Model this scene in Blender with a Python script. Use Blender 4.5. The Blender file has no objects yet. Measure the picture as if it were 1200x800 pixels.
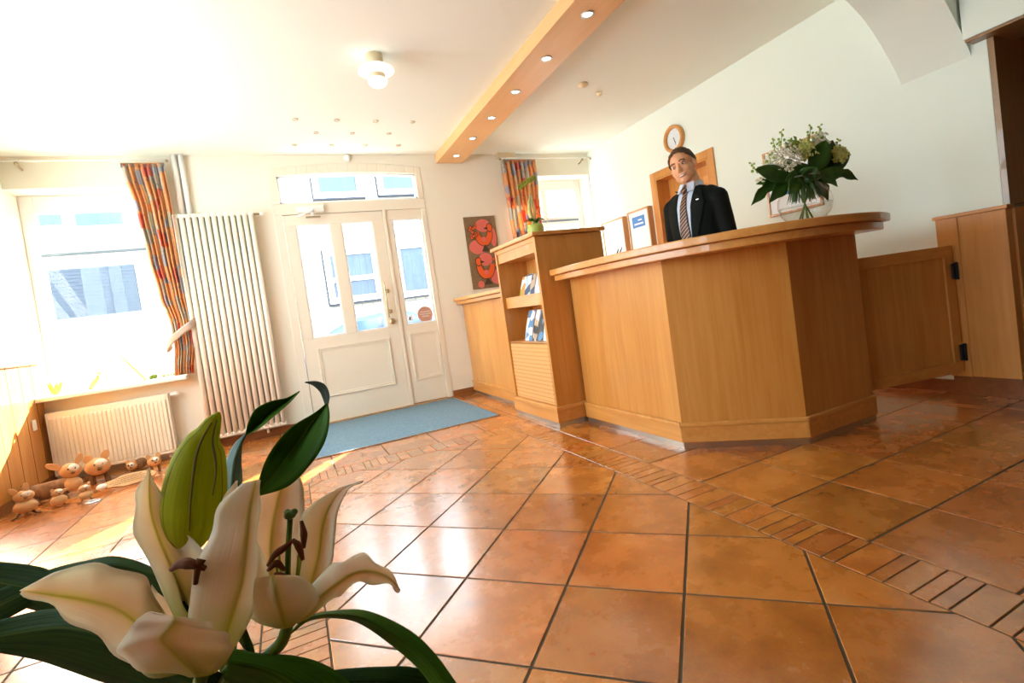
import bpy, bmesh, math, random
from mathutils import Vector, Matrix, noise
from mathutils.bvhtree import BVHTree
random.seed(7)
C = bpy.context.scene.collection
PI = math.pi

# ------------------------------------------------------------------ camera
FOC, PX, PY_, CAMZ = 585.276, 603.102, 378.922, 0.9013   # focal length and principal point for a 1200x800 frame
RT = Vector((0.900988, -0.410837, -0.139404)); DN = Vector((-0.143024, 0.022086, -0.989473)); FW = Vector((0.409591, 0.911441, -0.038860))
cam_d = bpy.data.cameras.new('camera'); cam = bpy.data.objects.new('camera', cam_d); C.objects.link(cam)
cam_d.sensor_width = 36; cam_d.lens = FOC*36/1200
cam_d.shift_x = (600-PX)/1200; cam_d.shift_y = (PY_-400)/1200
cam_d.clip_start = 0.02; cam_d.clip_end = 200
mw = Matrix.Identity(4)
for i in range(3):
    mw[i][0] = RT[i]; mw[i][1] = -DN[i]; mw[i][2] = -FW[i]
mw[2][3] = CAMZ
cam.matrix_world = mw
bpy.context.scene.camera = cam

# ------------------------------------------------------------------ world, sun, exposure
sc = bpy.context.scene
sc.view_settings.view_transform = 'Standard'; sc.view_settings.look = 'None'
sc.view_settings.gamma = 1; sc.view_settings.use_curve_mapping = False
EXPO = 0.55
SKY = 8.5
SUN = 44.0
sc.view_settings.exposure = EXPO
w = bpy.data.worlds.new('sky'); sc.world = w; w.use_nodes = True
bg = w.node_tree.nodes['Background']; bg.inputs[0].default_value = (0.76, 0.915, 1.0, 1); bg.inputs[1].default_value = SKY
sd = bpy.data.lights.new('sun', 'SUN'); sd.energy = SUN; sd.angle = math.radians(0.6); sd.color = (1.0, 0.96, 0.90)
sun = bpy.data.objects.new('sun', sd); C.objects.link(sun)
sun.rotation_euler = Vector((-0.70, -1.0, -0.64)).to_track_quat('-Z', 'Y').to_euler()
def portal(loc, rot, sx, sy):
    d = bpy.data.lights.new('window_portal', 'AREA'); d.shape = 'RECTANGLE'; d.size = sx; d.size_y = sy
    d.cycles.is_portal = True
    o = bpy.data.objects.new('window_portal', d); C.objects.link(o); o.location = loc; o.rotation_euler = rot
portal((-1.35, 5.55, 1.52), (-PI/2, 0, 0), 1.0, 1.65)
portal((0.76, 5.55, 1.3), (-PI/2, 0, 0), 1.46, 2.4)
portal((3.05, 5.55, 1.62), (-PI/2, 0, 0), 1.1, 1.45)
portal((-2.1, 0.7, 1.58), (0, -PI/2, 0), 1.45, 0.8)
portal((-2.1, 2.95, 1.6), (0, -PI/2, 0), 1.6, 2.7)

# ------------------------------------------------------------------ mesh helpers
class MB:
    def __init__(s): s.v = []; s.f = []; s.m = []; s.uv = None; s.T = Matrix.Identity(4); s.k = 0
    def vs(s, pts):
        n = len(s.v); s.v += [tuple(s.T @ Vector(p)) for p in pts]; return n
    def face(s, idx): s.f.append(tuple(idx)); s.m.append(s.k)
    def box(s, a, b):
        x0, y0, z0 = (min(a[i], b[i]) for i in range(3)); x1, y1, z1 = (max(a[i], b[i]) for i in range(3))
        n = s.vs([(x0,y0,z0),(x1,y0,z0),(x1,y1,z0),(x0,y1,z0),(x0,y0,z1),(x1,y0,z1),(x1,y1,z1),(x0,y1,z1)])
        for q in ((3,2,1,0),(4,5,6,7),(0,1,5,4),(1,2,6,5),(2,3,7,6),(3,0,4,7)): s.face([n+i for i in q])
        return s
    def frame(s, x0, x1, z0, z1, y0, y1, tl, tr=None, tb=None, tt=None):
        tr = tl if tr is None else tr; tb = tl if tb is None else tb; tt = tl if tt is None else tt
        s.box((x0,y0,z0),(x0+tl,y1,z1)); s.box((x1-tr,y0,z0),(x1,y1,z1)); s.box((x0+tl,y0,z0),(x1-tr,y1,z0+tb)); s.box((x0+tl,y0,z1-tt),(x1-tr,y1,z1)); return s
    def prism(s, poly, z0, z1):            # poly in xy, counter-clockwise
        k = len(poly); n = s.vs([(x,y,z0) for x,y in poly] + [(x,y,z1) for x,y in poly])
        s.face([n+i for i in reversed(range(k))]); s.face([n+k+i for i in range(k)])
        for i in range(k): j = (i+1)%k; s.face([n+i, n+j, n+k+j, n+k+i])
        return s
    def prism_y(s, poly, y0, y1):          # poly in xz
        k = len(poly); n = s.vs([(x,y0,z) for x,z in poly] + [(x,y1,z) for x,z in poly])
        s.face([n+i for i in range(k)]); s.face([n+k+i for i in reversed(range(k))])
        for i in range(k): j = (i+1)%k; s.face([n+j, n+i, n+k+i, n+k+j])
        return s
    def prism_x(s, poly, x0, x1):          # poly in yz
        k = len(poly); n = s.vs([(x0,y,z) for y,z in poly] + [(x1,y,z) for y,z in poly])
        s.face([n+i for i in reversed(range(k))]); s.face([n+k+i for i in range(k)])
        for i in range(k): j = (i+1)%k; s.face([n+i, n+j, n+k+j, n+k+i])
        return s
    def ring(s, pts): n = s.vs(pts); return n
    def loft(s, rings, cap0=True, cap1=True, close=True):
        k = len(rings[0]); ns = [s.vs(r) for r in rings]
        for a, b in zip(ns, ns[1:]):
            for i in range(k if close else k-1):
                j = (i+1)%k; s.face([a+i, a+j, b+j, b+i])
        if cap0: s.face([ns[0]+i for i in reversed(range(k))])
        if cap1: s.face([ns[-1]+i for i in range(k)])
        return s
    def lathe(s, prof, c=(0,0,0), seg=24, axis='z', cap=True):
        rs = []
        for r, h in prof:
            ring = []
            for i in range(seg):
                a = 2*PI*i/seg; u, v = r*math.cos(a), r*math.sin(a)
                p = {'z': (u, v, h), 'y': (u, h, -v), 'x': (h, u, v)}[axis]
                ring.append((c[0]+p[0], c[1]+p[1], c[2]+p[2]))
            rs.append(ring)
        return s.loft(rs, cap, cap)
    def tube(s, pts, r, seg=8, cap=True):
        pts = [Vector(p) for p in pts]; n = len(pts)
        rr = r if isinstance(r, (list, tuple)) else [r]*n
        rings = []; up = None
        for i, p in enumerate(pts):
            t = (pts[min(i+1,n-1)] - pts[max(i-1,0)]).normalized()
            if up is None: up = t.orthogonal().normalized()
            up = (up - t*up.dot(t)); up = up.normalized() if up.length > 1e-6 else t.orthogonal().normalized()
            b = t.cross(up)
            rings.append([p + (up*math.cos(2*PI*k/seg) + b*math.sin(2*PI*k/seg))*rr[i] for k in range(seg)])
        return s.loft(rings, cap, cap)
    def ball(s, c, r, seg=16, rings=10):
        r = r if isinstance(r, (tuple, list)) else (r, r, r)
        rs = []
        for j in range(rings+1):
            t = PI*(j+0.02)/(rings+0.04)
            rs.append([(c[0]+r[0]*math.sin(t)*math.cos(2*PI*i/seg), c[1]+r[1]*math.sin(t)*math.sin(2*PI*i/seg), c[2]-r[2]*math.cos(t)) for i in range(seg)])
        return s.loft(rs)
    def grid(s, rows, uvs=None):
        k = len(rows[0]); ns = [s.vs(r) for r in rows]
        for a, b in zip(ns, ns[1:]):
            for i in range(k-1): s.face([a+i, a+i+1, b+i+1, b+i])
        return s
    def obj(s, name, mat=None, parent=None, smooth=False, bevel=0, solid=0, sub=0, remesh=0, loc=None, rz=0, auto=35, solid_off=0):
        me = bpy.data.meshes.new(name); me.from_pydata(s.v, [], s.f); me.validate()
        mats = mat if isinstance(mat, (list, tuple)) else [mat]
        for m_ in mats:
            if m_: me.materials.append(m_)
        if len(mats) > 1:
            for p, k in zip(me.polygons, s.m): p.material_index = k
        bm = bmesh.new(); bm.from_mesh(me)
        if not solid: bmesh.ops.recalc_face_normals(bm, faces=bm.faces)
        bm.to_mesh(me); bm.free()
        if smooth:
            for p in me.polygons: p.use_smooth = True
        o = bpy.data.objects.new(name, me); C.objects.link(o)
        if loc is not None: o.location = loc
        o.rotation_euler = (0, 0, rz)
        if parent: o.parent = parent
        if remesh:
            m = o.modifiers.new('r', 'REMESH'); m.mode = 'VOXEL'; m.voxel_size = remesh; m.use_smooth_shade = True
            m = o.modifiers.new('s', 'SMOOTH'); m.iterations = 6; m.factor = 0.5
        if solid: m = o.modifiers.new('so', 'SOLIDIFY'); m.thickness = solid; m.offset = solid_off
        if sub: m = o.modifiers.new('su', 'SUBSURF'); m.levels = sub; m.render_levels = sub
        if bevel: m = o.modifiers.new('b', 'BEVEL'); m.width = bevel; m.segments = 2; m.limit_method = 'ANGLE'; m.angle_limit = math.radians(40)
        return o
def empty(name, loc=(0,0,0), rz=0):
    o = bpy.data.objects.new(name, None); C.objects.link(o); o.location = loc; o.rotation_euler = (0,0,rz); o.empty_display_size = 0.1; return o
def tag(o, label=None, cat=None, group=None, kind=None):
    if label: o['label'] = label
    if cat: o['category'] = cat
    if group: o['group'] = group
    if kind: o['kind'] = kind
    return o
def thing(name, label, cat, loc=(0,0,0), rz=0, group=None): return tag(empty(name, loc, rz), label, cat, group)
def struct(o): o['kind'] = 'structure'; return o
def child_world(o, parent):                 # keep world-space coordinates under a moved parent
    o.parent = parent; o.matrix_parent_inverse = parent.matrix_basis.inverted()
    return o
def copy_tree(o, parent=None):
    c = o.copy(); C.objects.link(c)
    if parent: c.parent = parent
    for ch in list(o.children): copy_tree(ch, c)
    return c
def at(px, py, y):                          # the point of the plane Y=y that the photograph shows at (px, py)
    a, b = (px-PX)/FOC, (py-PY_)/FOC
    d = RT*a + DN*b + FW
    return Vector((0,0,CAMZ)) + d*(y/d.y)
def cp(px, py, dist):
    a, b = (px-PX)/FOC*dist, (py-PY_)/FOC*dist
    return Vector((0,0,CAMZ)) + RT*a + DN*b + FW*dist
def smooth_pts(pts, n):                     # Catmull-Rom through the points, n samples
    P = [Vector(p) for p in pts]; P = [P[0]*2-P[1]] + P + [P[-1]*2-P[-2]]; m = len(P)-3; out = []
    for i in range(n):
        t = i/(n-1)*m; k = min(int(t), m-1); u = t-k; a, b, c, d = P[k:k+4]
        out.append(0.5*((2*b) + (c-a)*u + (2*a-5*b+4*c-d)*u*u + (3*b-a-3*c+d)*u**3))
    return out

# ------------------------------------------------------------------ materials
def srgb(r, g, b):
    f = lambda c: (c/255/12.92) if c/255 <= 0.04045 else ((c/255+0.055)/1.055)**2.4
    return (f(r), f(g), f(b), 1)
def mat(name, col, rough=0.5, metal=0, spec=0.5, emit=None, es=1.0, coat=0, sub=0, trans=0, sheen=0):
    m = bpy.data.materials.new(name); m.use_nodes = True
    b = m.node_tree.nodes['Principled BSDF']
    b.inputs['Base Color'].default_value = col if len(col) == 4 else (*col, 1)
    b.inputs['Roughness'].default_value = rough; b.inputs['Metallic'].default_value = metal
    b.inputs['Specular IOR Level'].default_value = spec; b.inputs['Coat Weight'].default_value = coat
    if sub: b.inputs['Subsurface Weight'].default_value = sub; b.inputs['Subsurface Radius'].default_value = (0.012, 0.006, 0.003)
    if trans: b.inputs['Transmission Weight'].default_value = trans
    if sheen: b.inputs['Sheen Weight'].default_value = sheen
    if emit: b.inputs['Emission Color'].default_value = (*emit[:3], 1); b.inputs['Emission Strength'].default_value = es
    return m
def nodes(m): nt = m.node_tree; return nt, nt.nodes, nt.links, nt.nodes['Principled BSDF']
def ramp(N, stops, interp='LINEAR'):
    r = N.new('ShaderNodeValToRGB'); r.color_ramp.interpolation = interp; e = r.color_ramp.elements
    while len(e) < len(stops): e.new(0.5)
    for el, (p, c) in zip(e, stops): el.position = p; el.color = c
    return r
def bumpy(m, scale, strength, dist=0.002, coord='Object', detail=4):
    nt, N, L, b = nodes(m)
    tc = N.new('ShaderNodeTexCoord'); nz = N.new('ShaderNodeTexNoise'); nz.inputs['Scale'].default_value = scale; nz.inputs['Detail'].default_value = detail
    bp = N.new('ShaderNodeBump'); bp.inputs['Strength'].default_value = strength; bp.inputs['Distance'].default_value = dist
    L.new(tc.outputs[coord], nz.inputs['Vector']); L.new(nz.outputs['Fac'], bp.inputs['Height']); L.new(bp.outputs['Normal'], b.inputs['Normal'])
    return m
def mottled(name, c1, c2, scale=8, rough=0.6, stretch=(1,1,1), bump=0.0, detail=5, **kw):
    m = mat(name, c1, rough, **kw); nt, N, L, b = nodes(m)
    tc = N.new('ShaderNodeTexCoord'); mp = N.new('ShaderNodeMapping'); mp.inputs['Scale'].default_value = stretch
    nz = N.new('ShaderNodeTexNoise'); nz.inputs['Scale'].default_value = scale; nz.inputs['Detail'].default_value = detail
    r = ramp(N, [(0.3, c1), (0.7, c2)])
    L.new(tc.outputs['Object'], mp.inputs[0]); L.new(mp.outputs[0], nz.inputs['Vector']); L.new(nz.outputs['Fac'], r.inputs[0]); L.new(r.outputs[0], b.inputs['Base Color'])
    if bump:
        bp = N.new('ShaderNodeBump'); bp.inputs['Strength'].default_value = bump; bp.inputs['Distance'].default_value = 0.002
        L.new(nz.outputs['Fac'], bp.inputs['Height']); L.new(bp.outputs[0], b.inputs['Normal'])
    return m
def wood(name, c1, c2, axis=2, rough=0.34, scale=1.0, coat=0.35):
    m = mat(name, c1, rough, coat=coat); nt, N, L, b = nodes(m)
    st = [22*scale, 22*scale, 22*scale]; st[axis] = 1.1*scale
    tc = N.new('ShaderNodeTexCoord'); mp = N.new('ShaderNodeMapping'); mp.inputs['Scale'].default_value = st
    n1 = N.new('ShaderNodeTexNoise'); n1.inputs['Scale'].default_value = 1.6; n1.inputs['Detail'].default_value = 7; n1.inputs['Distortion'].default_value = 0.7
    st2 = [2.4, 2.4, 2.4]; st2[axis] = 0.5
    mp2 = N.new('ShaderNodeMapping'); mp2.inputs['Scale'].default_value = st2
    n2 = N.new('ShaderNodeTexNoise'); n2.inputs['Scale'].default_value = 1.3; n2.inputs['Detail'].default_value = 3; n2.inputs['Distortion'].default_value = 1.5
    mx = N.new('ShaderNodeMath'); mx.operation = 'ADD'
    m2 = N.new('ShaderNodeMath'); m2.operation = 'MULTIPLY'; m2.inputs[1].default_value = 0.5
    r = ramp(N, [(0.32, c2), (0.5, tuple((a+b_)/2 for a, b_ in zip(c1, c2))), (0.68, c1)])
    L.new(tc.outputs['Object'], mp.inputs[0]); L.new(mp.outputs[0], n1.inputs['Vector'])
    L.new(tc.outputs['Object'], mp2.inputs[0]); L.new(mp2.outputs[0], n2.inputs['Vector'])
    L.new(n1.outputs['Fac'], mx.inputs[0]); L.new(n2.outputs['Fac'], mx.inputs[1]); L.new(mx.outputs[0], m2.inputs[0]); L.new(m2.outputs[0], r.inputs[0])
    L.new(r.outputs[0], b.inputs['Base Color'])
    bp = N.new('ShaderNodeBump'); bp.inputs['Strength'].default_value = 0.05; bp.inputs['Distance'].default_value = 0.001
    L.new(n1.outputs['Fac'], bp.inputs['Height']); L.new(bp.outputs[0], b.inputs['Normal'])
    return m
def thin_glass(name, tint=(1,1,1,1), refl=0.06):
    m = bpy.data.materials.new(name); m.use_nodes = True; nt = m.node_tree; N = nt.nodes; L = nt.links
    N.remove(N['Principled BSDF']); out = N['Material Output']
    t = N.new('ShaderNodeBsdfTransparent'); t.inputs[0].default_value = tint
    g = N.new('ShaderNodeBsdfGlossy'); g.inputs['Roughness'].default_value = 0.02
    ge = N.new('ShaderNodeNewGeometry'); dt = N.new('ShaderNodeVectorMath'); dt.operation = 'DOT_PRODUCT'
    L.new(ge.outputs['Normal'], dt.inputs[0]); L.new(ge.outputs['Incoming'], dt.inputs[1])
    ab = N.new('ShaderNodeMath'); ab.operation = 'ABSOLUTE'; su = N.new('ShaderNodeMath'); su.operation = 'SUBTRACT'; su.inputs[0].default_value = 1
    pw = N.new('ShaderNodeMath'); pw.operation = 'POWER'; pw.inputs[1].default_value = 5; ma = N.new('ShaderNodeMath'); ma.operation = 'MULTIPLY_ADD'; ma.inputs[1].default_value = 0.96; ma.inputs[2].default_value = 0.03
    L.new(dt.outputs['Value'], ab.inputs[0]); L.new(ab.outputs[0], su.inputs[1]); L.new(su.outputs[0], pw.inputs[0]); L.new(pw.outputs[0], ma.inputs[0])
    mx = N.new('ShaderNodeMixShader'); L.new(ma.outputs[0], mx.inputs[0]); L.new(t.outputs[0], mx.inputs[1]); L.new(g.outputs[0], mx.inputs[2]); L.new(mx.outputs[0], out.inputs[0])
    return m

M = {}
M['wall'] = bumpy(mat('wall_plaster', srgb(240, 234, 216), 0.85), 60, 0.08)
M['wallr'] = bumpy(mat('side_wall_plaster', srgb(232, 240, 228), 0.85), 60, 0.08)
M['ceil'] = bumpy(mat('ceiling_paint', srgb(238, 243, 232), 0.9), 40, 0.05)
M['cream'] = bumpy(mat('cream_lacquer', srgb(240, 230, 210), 0.4), 30, 0.02)
M['white'] = mat('white_lacquer', srgb(245, 243, 236), 0.35)
M['rad'] = mat('radiator_enamel', srgb(244, 236, 218), 0.35)
M['wood'] = wood('birch_veneer', srgb(218, 156, 82), srgb(194, 126, 50), 2)
M['woodh'] = wood('birch_edge_y', srgb(222, 160, 86), srgb(198, 130, 56), 1)
M['woodx'] = wood('birch_edge_x', srgb(222, 160, 86), srgb(198, 130, 56), 0)
M['beamw'] = wood('beam_veneer', srgb(236, 190, 134), srgb(226, 174, 114), 1, rough=0.45, coat=0)
M['wood_dark'] = wood('red_brown_wood', srgb(150, 92, 46), srgb(120, 68, 30), 0)
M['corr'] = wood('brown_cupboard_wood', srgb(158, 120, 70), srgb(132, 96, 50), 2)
M['porc'] = mat('cream_lamp_base', srgb(226, 206, 168), 0.4)
M['steel'] = mat('brushed_steel', (0.62, 0.63, 0.64), 0.28, metal=1.0)
M['brass'] = mat('aged_brass', (0.45, 0.36, 0.22), 0.35, metal=1.0)
M['dark'] = mat('dark_metal', (0.03, 0.03, 0.035), 0.4, metal=0.6)
M['black'] = mat('black_plastic', (0.012, 0.012, 0.014), 0.4)
M['glass'] = thin_glass('window_glass')
M['paper'] = mat('paper_white', srgb(245, 246, 246), 0.6)
M['paperblue'] = mat('print_blue', srgb(70, 130, 200), 0.6)
M['ink'] = mat('print_ink', srgb(60, 70, 90), 0.6)

# ------------------------------------------------------------------ room dimensions
YW = 5.183; CE = 2.6; XR = 3.6; XL = -1.86; YB = -3.0; WT = 0.36

# floor: tiles as separate low islands over a grout bed, one mesh
def tile_material():
    m = mat('terracotta_tile', srgb(200, 120, 60), 0.22, coat=1.0); nt, N, L, b = nodes(m)
    at_ = N.new('ShaderNodeAttribute'); at_.attribute_name = 'tile_rand'
    tc = N.new('ShaderNodeTexCoord')
    ad = N.new('ShaderNodeVectorMath'); ad.operation = 'ADD'
    sc_ = N.new('ShaderNodeVectorMath'); sc_.operation = 'SCALE'; sc_.inputs['Scale'].default_value = 37
    L.new(at_.outputs['Color'], sc_.inputs[0]); L.new(tc.outputs['Object'], ad.inputs[0]); L.new(sc_.outputs[0], ad.inputs[1])
    n1 = N.new('ShaderNodeTexNoise'); n1.inputs['Scale'].default_value = 5.5; n1.inputs['Detail'].default_value = 8; n1.inputs['Roughness'].default_value = 0.62
    L.new(ad.outputs[0], n1.inputs['Vector'])
    r1 = ramp(N, [(0.28, srgb(150, 84, 30)), (0.45, srgb(184, 108, 40)), (0.6, srgb(202, 124, 52)), (0.78, srgb(212, 150, 84))])
    L.new(n1.outputs['Fac'], r1.inputs[0])
    n2 = N.new('ShaderNodeTexNoise'); n2.inputs['Scale'].default_value = 140; n2.inputs['Detail'].default_value = 3
    L.new(tc.outputs['Object'], n2.inputs['Vector'])
    hs = N.new('ShaderNodeHueSaturation'); sep = N.new('ShaderNodeSeparateColor')
    L.new(at_.outputs['Color'], sep.inputs[0])
    mr = N.new('ShaderNodeMapRange'); mr.inputs['To Min'].default_value = 0.80; mr.inputs['To Max'].default_value = 1.14
    L.new(sep.outputs[0], mr.inputs[0]); L.new(mr.outputs[0], hs.inputs['Value'])
    mr2 = N.new('ShaderNodeMapRange'); mr2.inputs['To Min'].default_value = 0.492; mr2.inputs['To Max'].default_value = 0.506
    L.new(sep.outputs[1], mr2.inputs[0]); L.new(mr2.outputs[0], hs.inputs['Hue']); L.new(r1.outputs[0], hs.inputs['Color'])
    mx = N.new('ShaderNodeMix'); mx.data_type = 'RGBA'; mx.blend_type = 'OVERLAY'; mx.inputs[0].default_value = 0.25
    L.new(hs.outputs[0], mx.inputs[6]); L.new(n2.outputs['Color'], mx.inputs[7]); L.new(mx.outputs[2], b.inputs['Base Color'])
    rr = N.new('ShaderNodeMapRange'); rr.inputs['To Min'].default_value = 0.16; rr.inputs['To Max'].default_value = 0.38
    L.new(n1.outputs['Fac'], rr.inputs[0]); L.new(rr.outputs[0], b.inputs['Roughness']); b.inputs['Coat Roughness'].default_value = 0.17; b.inputs['Coat IOR'].default_value = 1.9
    bp = N.new('ShaderNodeBump'); bp.inputs['Strength'].default_value = 0.18; bp.inputs['Distance'].default_value = 0.003
    L.new(n1.outputs['Fac'], bp.inputs['Height']); L.new(bp.outputs[0], b.inputs['Normal'])
    return m
M['tile'] = tile_material()
M['grout'] = bumpy(mat('cement_grout', srgb(78, 64, 44), 0.9), 200, 0.4)
def clip(poly, x0, y0, x1, y1):
    def half(P, f):
        out = []
        for i in range(len(P)):
            a, b = P[i], P[(i+1)%len(P)]; fa, fb = f(a), f(b)
            if fa >= 0: out.append(a)
            if (fa >= 0) != (fb >= 0):
                t = fa/(fa-fb); out.append((a[0]+(b[0]-a[0])*t, a[1]+(b[1]-a[1])*t))
        return out
    for f in (lambda p: p[0]-x0, lambda p: x1-p[0], lambda p: p[1]-y0, lambda p: y1-p[1]):
        poly = half(poly, f)
        if len(poly) < 3: return []
    return poly
def inset(poly, d):
    n = len(poly); A = sum(poly[i][0]*poly[(i+1)%n][1]-poly[(i+1)%n][0]*poly[i][1] for i in range(n))/2
    if abs(A) < 3e-4: return []
    out = []
    for i in range(n):
        p0, p1, p2 = (Vector(poly[(i+k)%n]) for k in (-1, 0, 1))
        e1 = (p1-p0); e2 = (p2-p1)
        if e1.length < 1e-5 or e2.length < 1e-5: continue
        e1.normalize(); e2.normalize(); n1 = Vector((-e1.y, e1.x)); n2 = Vector((-e2.y, e2.x))
        bi = n1+n2
        if bi.length < 1e-3: continue
        bi.normalize(); c = max(bi.dot(n1), 0.35); out.append(tuple(p1 + bi*(d/c)))
    return out
FB = MB(); tile_cols = []
def add_tile(poly, g=0.0038):
    if not poly: return
    a = inset(poly, g)
    if len(a) < 3: return
    b = inset(a, 0.0016) or a
    if len(b) != len(a): return
    k = len(a); n = FB.vs([(x, y, -0.0045) for x, y in a] + [(x, y, -0.0012) for x, y in a] + [(x, y, 0.0) for x, y in b])
    FB.k = 0; nf = len(FB.f)
    FB.face([n+2*k+i for i in range(k)])
    for i in range(k):
        j = (i+1)%k; FB.face([n+i, n+j, n+k+j, n+k+i]); FB.face([n+k+i, n+k+j, n+2*k+j, n+2*k+i])
    col = (random.random(), random.random(), random.random(), 1)
    tile_cols.append((nf, len(FB.f), col))
ax, ay, P = 1.561, 1.704, 0.354
BX0, BX1, BY1, BY0 = ax-5*P, ax, ay+5*P, ay-10*P
IX0, IX1, IY1, IY0 = BX0+0.185, BX1-0.184, BY1-0.185, BY0+0.185
for i in range(-10, 10):
    for j in range(-14, 11):
        x0, y0 = ax+i*P, ay+j*P
        if x0 > BX0-0.01 and x0 < BX1-0.01 and y0 > BY0-0.01 and y0 < BY1-0.01: continue
        add_tile(clip([(x0,y0),(x0+P,y0),(x0+P,y0+P),(x0,y0+P)], XL, YB, 5.6, YW))
s_ = 0.355*math.sqrt(0.5)
for q in range(-22, 23):
    for p in range(-22, 23):
        cx, cy = 0.927+q*s_-p*s_, 2.141-q*s_-p*s_
        poly = [(cx, cy), (cx-s_, cy-s_), (cx, cy-2*s_), (cx+s_, cy-s_)]
        add_tile(clip(poly, IX0, IY0, IX1, IY1))
def strips(a, b, mk):
    t = a
    while t < b:
        d = min(random.choice((0.042, 0.05, 0.058, 0.068, 0.08, 0.092)), b-t)
        if b-t-d < 0.03: d = b-t
        add_tile(mk(t, t+d), 0.0018); t += d
strips(IY0, IY1, lambda u, v: [(IX1,u),(BX1,u),(BX1,v),(IX1,v)])
strips(IY0, IY1, lambda u, v: [(BX0,u),(IX0,u),(IX0,v),(BX0,v)])
strips(BX0, BX1, lambda u, v: [(u,IY1),(v,IY1),(v,BY1),(u,BY1)])
strips(BX0, BX1, lambda u, v: [(u,BY0),(v,BY0),(v,IY0),(u,IY0)])
FB.k = 1; FB.box((XL-0.3, YB-0.3, -0.12), (5.7, YW+0.1, -0.0022))
FB.vs([]) 
me = bpy.data.meshes.new('floor'); me.from_pydata(FB.v, [], FB.f); me.materials.append(M['tile']); me.materials.append(M['grout'])
for p, k in zip(me.polygons, FB.m): p.material_index = k
ca = me.color_attributes.new('tile_rand', 'FLOAT_COLOR', 'CORNER')
for a, b, col in tile_cols:
    for fi in range(a, b):
        for li in me.polygons[fi].loop_indices: ca.data[li].color = col
struct(bpy.data.objects.new('floor', me)); C.objects.link(bpy.data.objects['floor'])

# far wall with its openings (left window, front door, right window)
OUT = YW+WT
b = MB()
WL = (XL-0.3, -0.86, 0.66, 2.345)      # left window opening (wall thickness left of XL hidden)
b.box((XL-0.3, YW, -0.1), (XL, OUT, 2.9))
b.box((XL, YW, 2.345), (-0.86, OUT, 2.9)); b.box((XL, YW, -0.1), (-0.86, OUT, 0.655))
b.box((-0.86, YW, -0.1), (0.026, OUT, 2.9))
arc = [(0.026+(1.492-0.026)*i/16, 2.470+0.05*(1-((i-8)/8)**2)) for i in range(17)]
b.prism_y([(0.026, 2.9)] + arc + [(1.492, 2.9)], YW, OUT)
b.box((1.492, YW, -0.1), (2.49, OUT, 2.9))
b.box((2.49, YW, 2.345), (XR, OUT, 2.9)); b.box((2.49, YW, -0.1), (XR, OUT, 0.86)); b.box((3.585, YW, 0.86), (XR, OUT, 2.345))
b.box((XR, YW, -0.1), (XR+0.4, OUT, 2.9))
struct(b.obj('wall_far', M['wall']))
# left wall, window out of frame plus one added to light the lilies
b = MB(); X2 = XL-0.28
b.box((X2, 1.5, -0.1), (XL, YW, 0.85)); b.box((X2, 1.5, 2.40), (XL, YW, 2.9))
for y0, y1 in ((1.5, 1.6), (4.3, YW)): b.box((X2, y0, 0.85), (XL, y1, 2.40))
struct(b.obj('wall_left', M['wallr']))
def side_window(name, y0, y1):
    f = MB()
    for a, c in (((X2+0.1, y0, 0.85), (X2+0.17, y0+0.06, 2.40)), ((X2+0.1, y1-0.06, 0.85), (X2+0.17, y1, 2.40)), ((X2+0.1, y0+0.06, 0.85), (X2+0.17, y1-0.06, 0.91)), ((X2+0.1, y0+0.06, 2.34), (X2+0.17, y1-0.06, 2.40)), ((X2+0.1, (y0+y1)/2-0.04, 0.91), (X2+0.17, (y0+y1)/2+0.04, 2.34))): f.box(a, c)
    o = struct(f.obj(name, M['white']))
    MB().box((X2+0.13, y0+0.05, 0.9), (X2+0.134, y1-0.05, 2.35)).obj('pane', M['glass'], o)
side_window('window_3', 1.6, 4.3)
b = MB(); b.box((X2, YB, -0.1), (XL, 0.3, 2.9)); b.box((X2, 1.1, -0.1), (XL, 1.5, 2.9)); b.box((X2, 0.3, -0.1), (XL, 1.1, 0.85)); b.box((X2, 0.3, 2.3), (XL, 1.1, 2.9)); struct(b.obj('wall_left_near', M['corr']))
side_window('window_fill', 0.3, 1.1)  # unseen opening, added only to bring daylight onto the foreground lilies
# right wall with door opening and pier end
DY0, DY1, DZ = 3.325, 4.025, 1.955
b = MB(); XO = XR+0.24
b.box((XR, 1.37, -0.1), (XO, DY0, 2.9)); b.box((XR, DY1, -0.1), (XO, YW, 2.9)); b.box((XR, DY0, DZ), (XO, DY1, 2.9))
b.box((XR, YB, -0.1), (XO, -1.6, 2.9))
struct(b.obj('wall_right', M['wallr']))
b = MB(); b.box((3.50, -1.7, 1.968), (XO, 1.43, 2.7)); struct(b.obj('wall_lintel', M['wallr'], bevel=0.004))
b = MB(); b.box((3.51, -1.7, 1.955), (XO, 1.425, 1.967)); struct(b.obj('trim_5', M['corr']))
b = MB(); b.box((XR+0.001, 1.342, 1.062), (XO+0.01, 1.369, 1.954)); struct(b.obj('trim_6', M['corr']))
b = MB(); b.box((XL-0.3, YB-0.2, -0.1), (5.7, YB, 2.9)); struct(b.obj('wall_back', M['corr']))
b = MB(); b.box((XL-0.3, YB-0.2, CE), (5.7, OUT, CE+0.15)); struct(b.obj('ceiling', M['ceil']))
# transverse arch springing from the right wall
cv = [(3.605,1.890),(3.56,1.965),(3.475,2.075),(3.385,2.175),(3.28,2.268),(3.14,2.352),(2.98,2.42),(2.78,2.48),(2.5,2.535),(2.2,2.57),(1.98,2.60)]
cvs = [tuple(p) for p in smooth_pts([Vector(c) for c in cv], 40)]
b = MB(); b.prism_y([(3.62, 2.62)] + [(1.98, 2.62)] + list(reversed(cvs)) + [(3.62, 1.885)], 1.44, 1.785)
struct(b.obj('wall_arch', M['wallr']))
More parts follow.
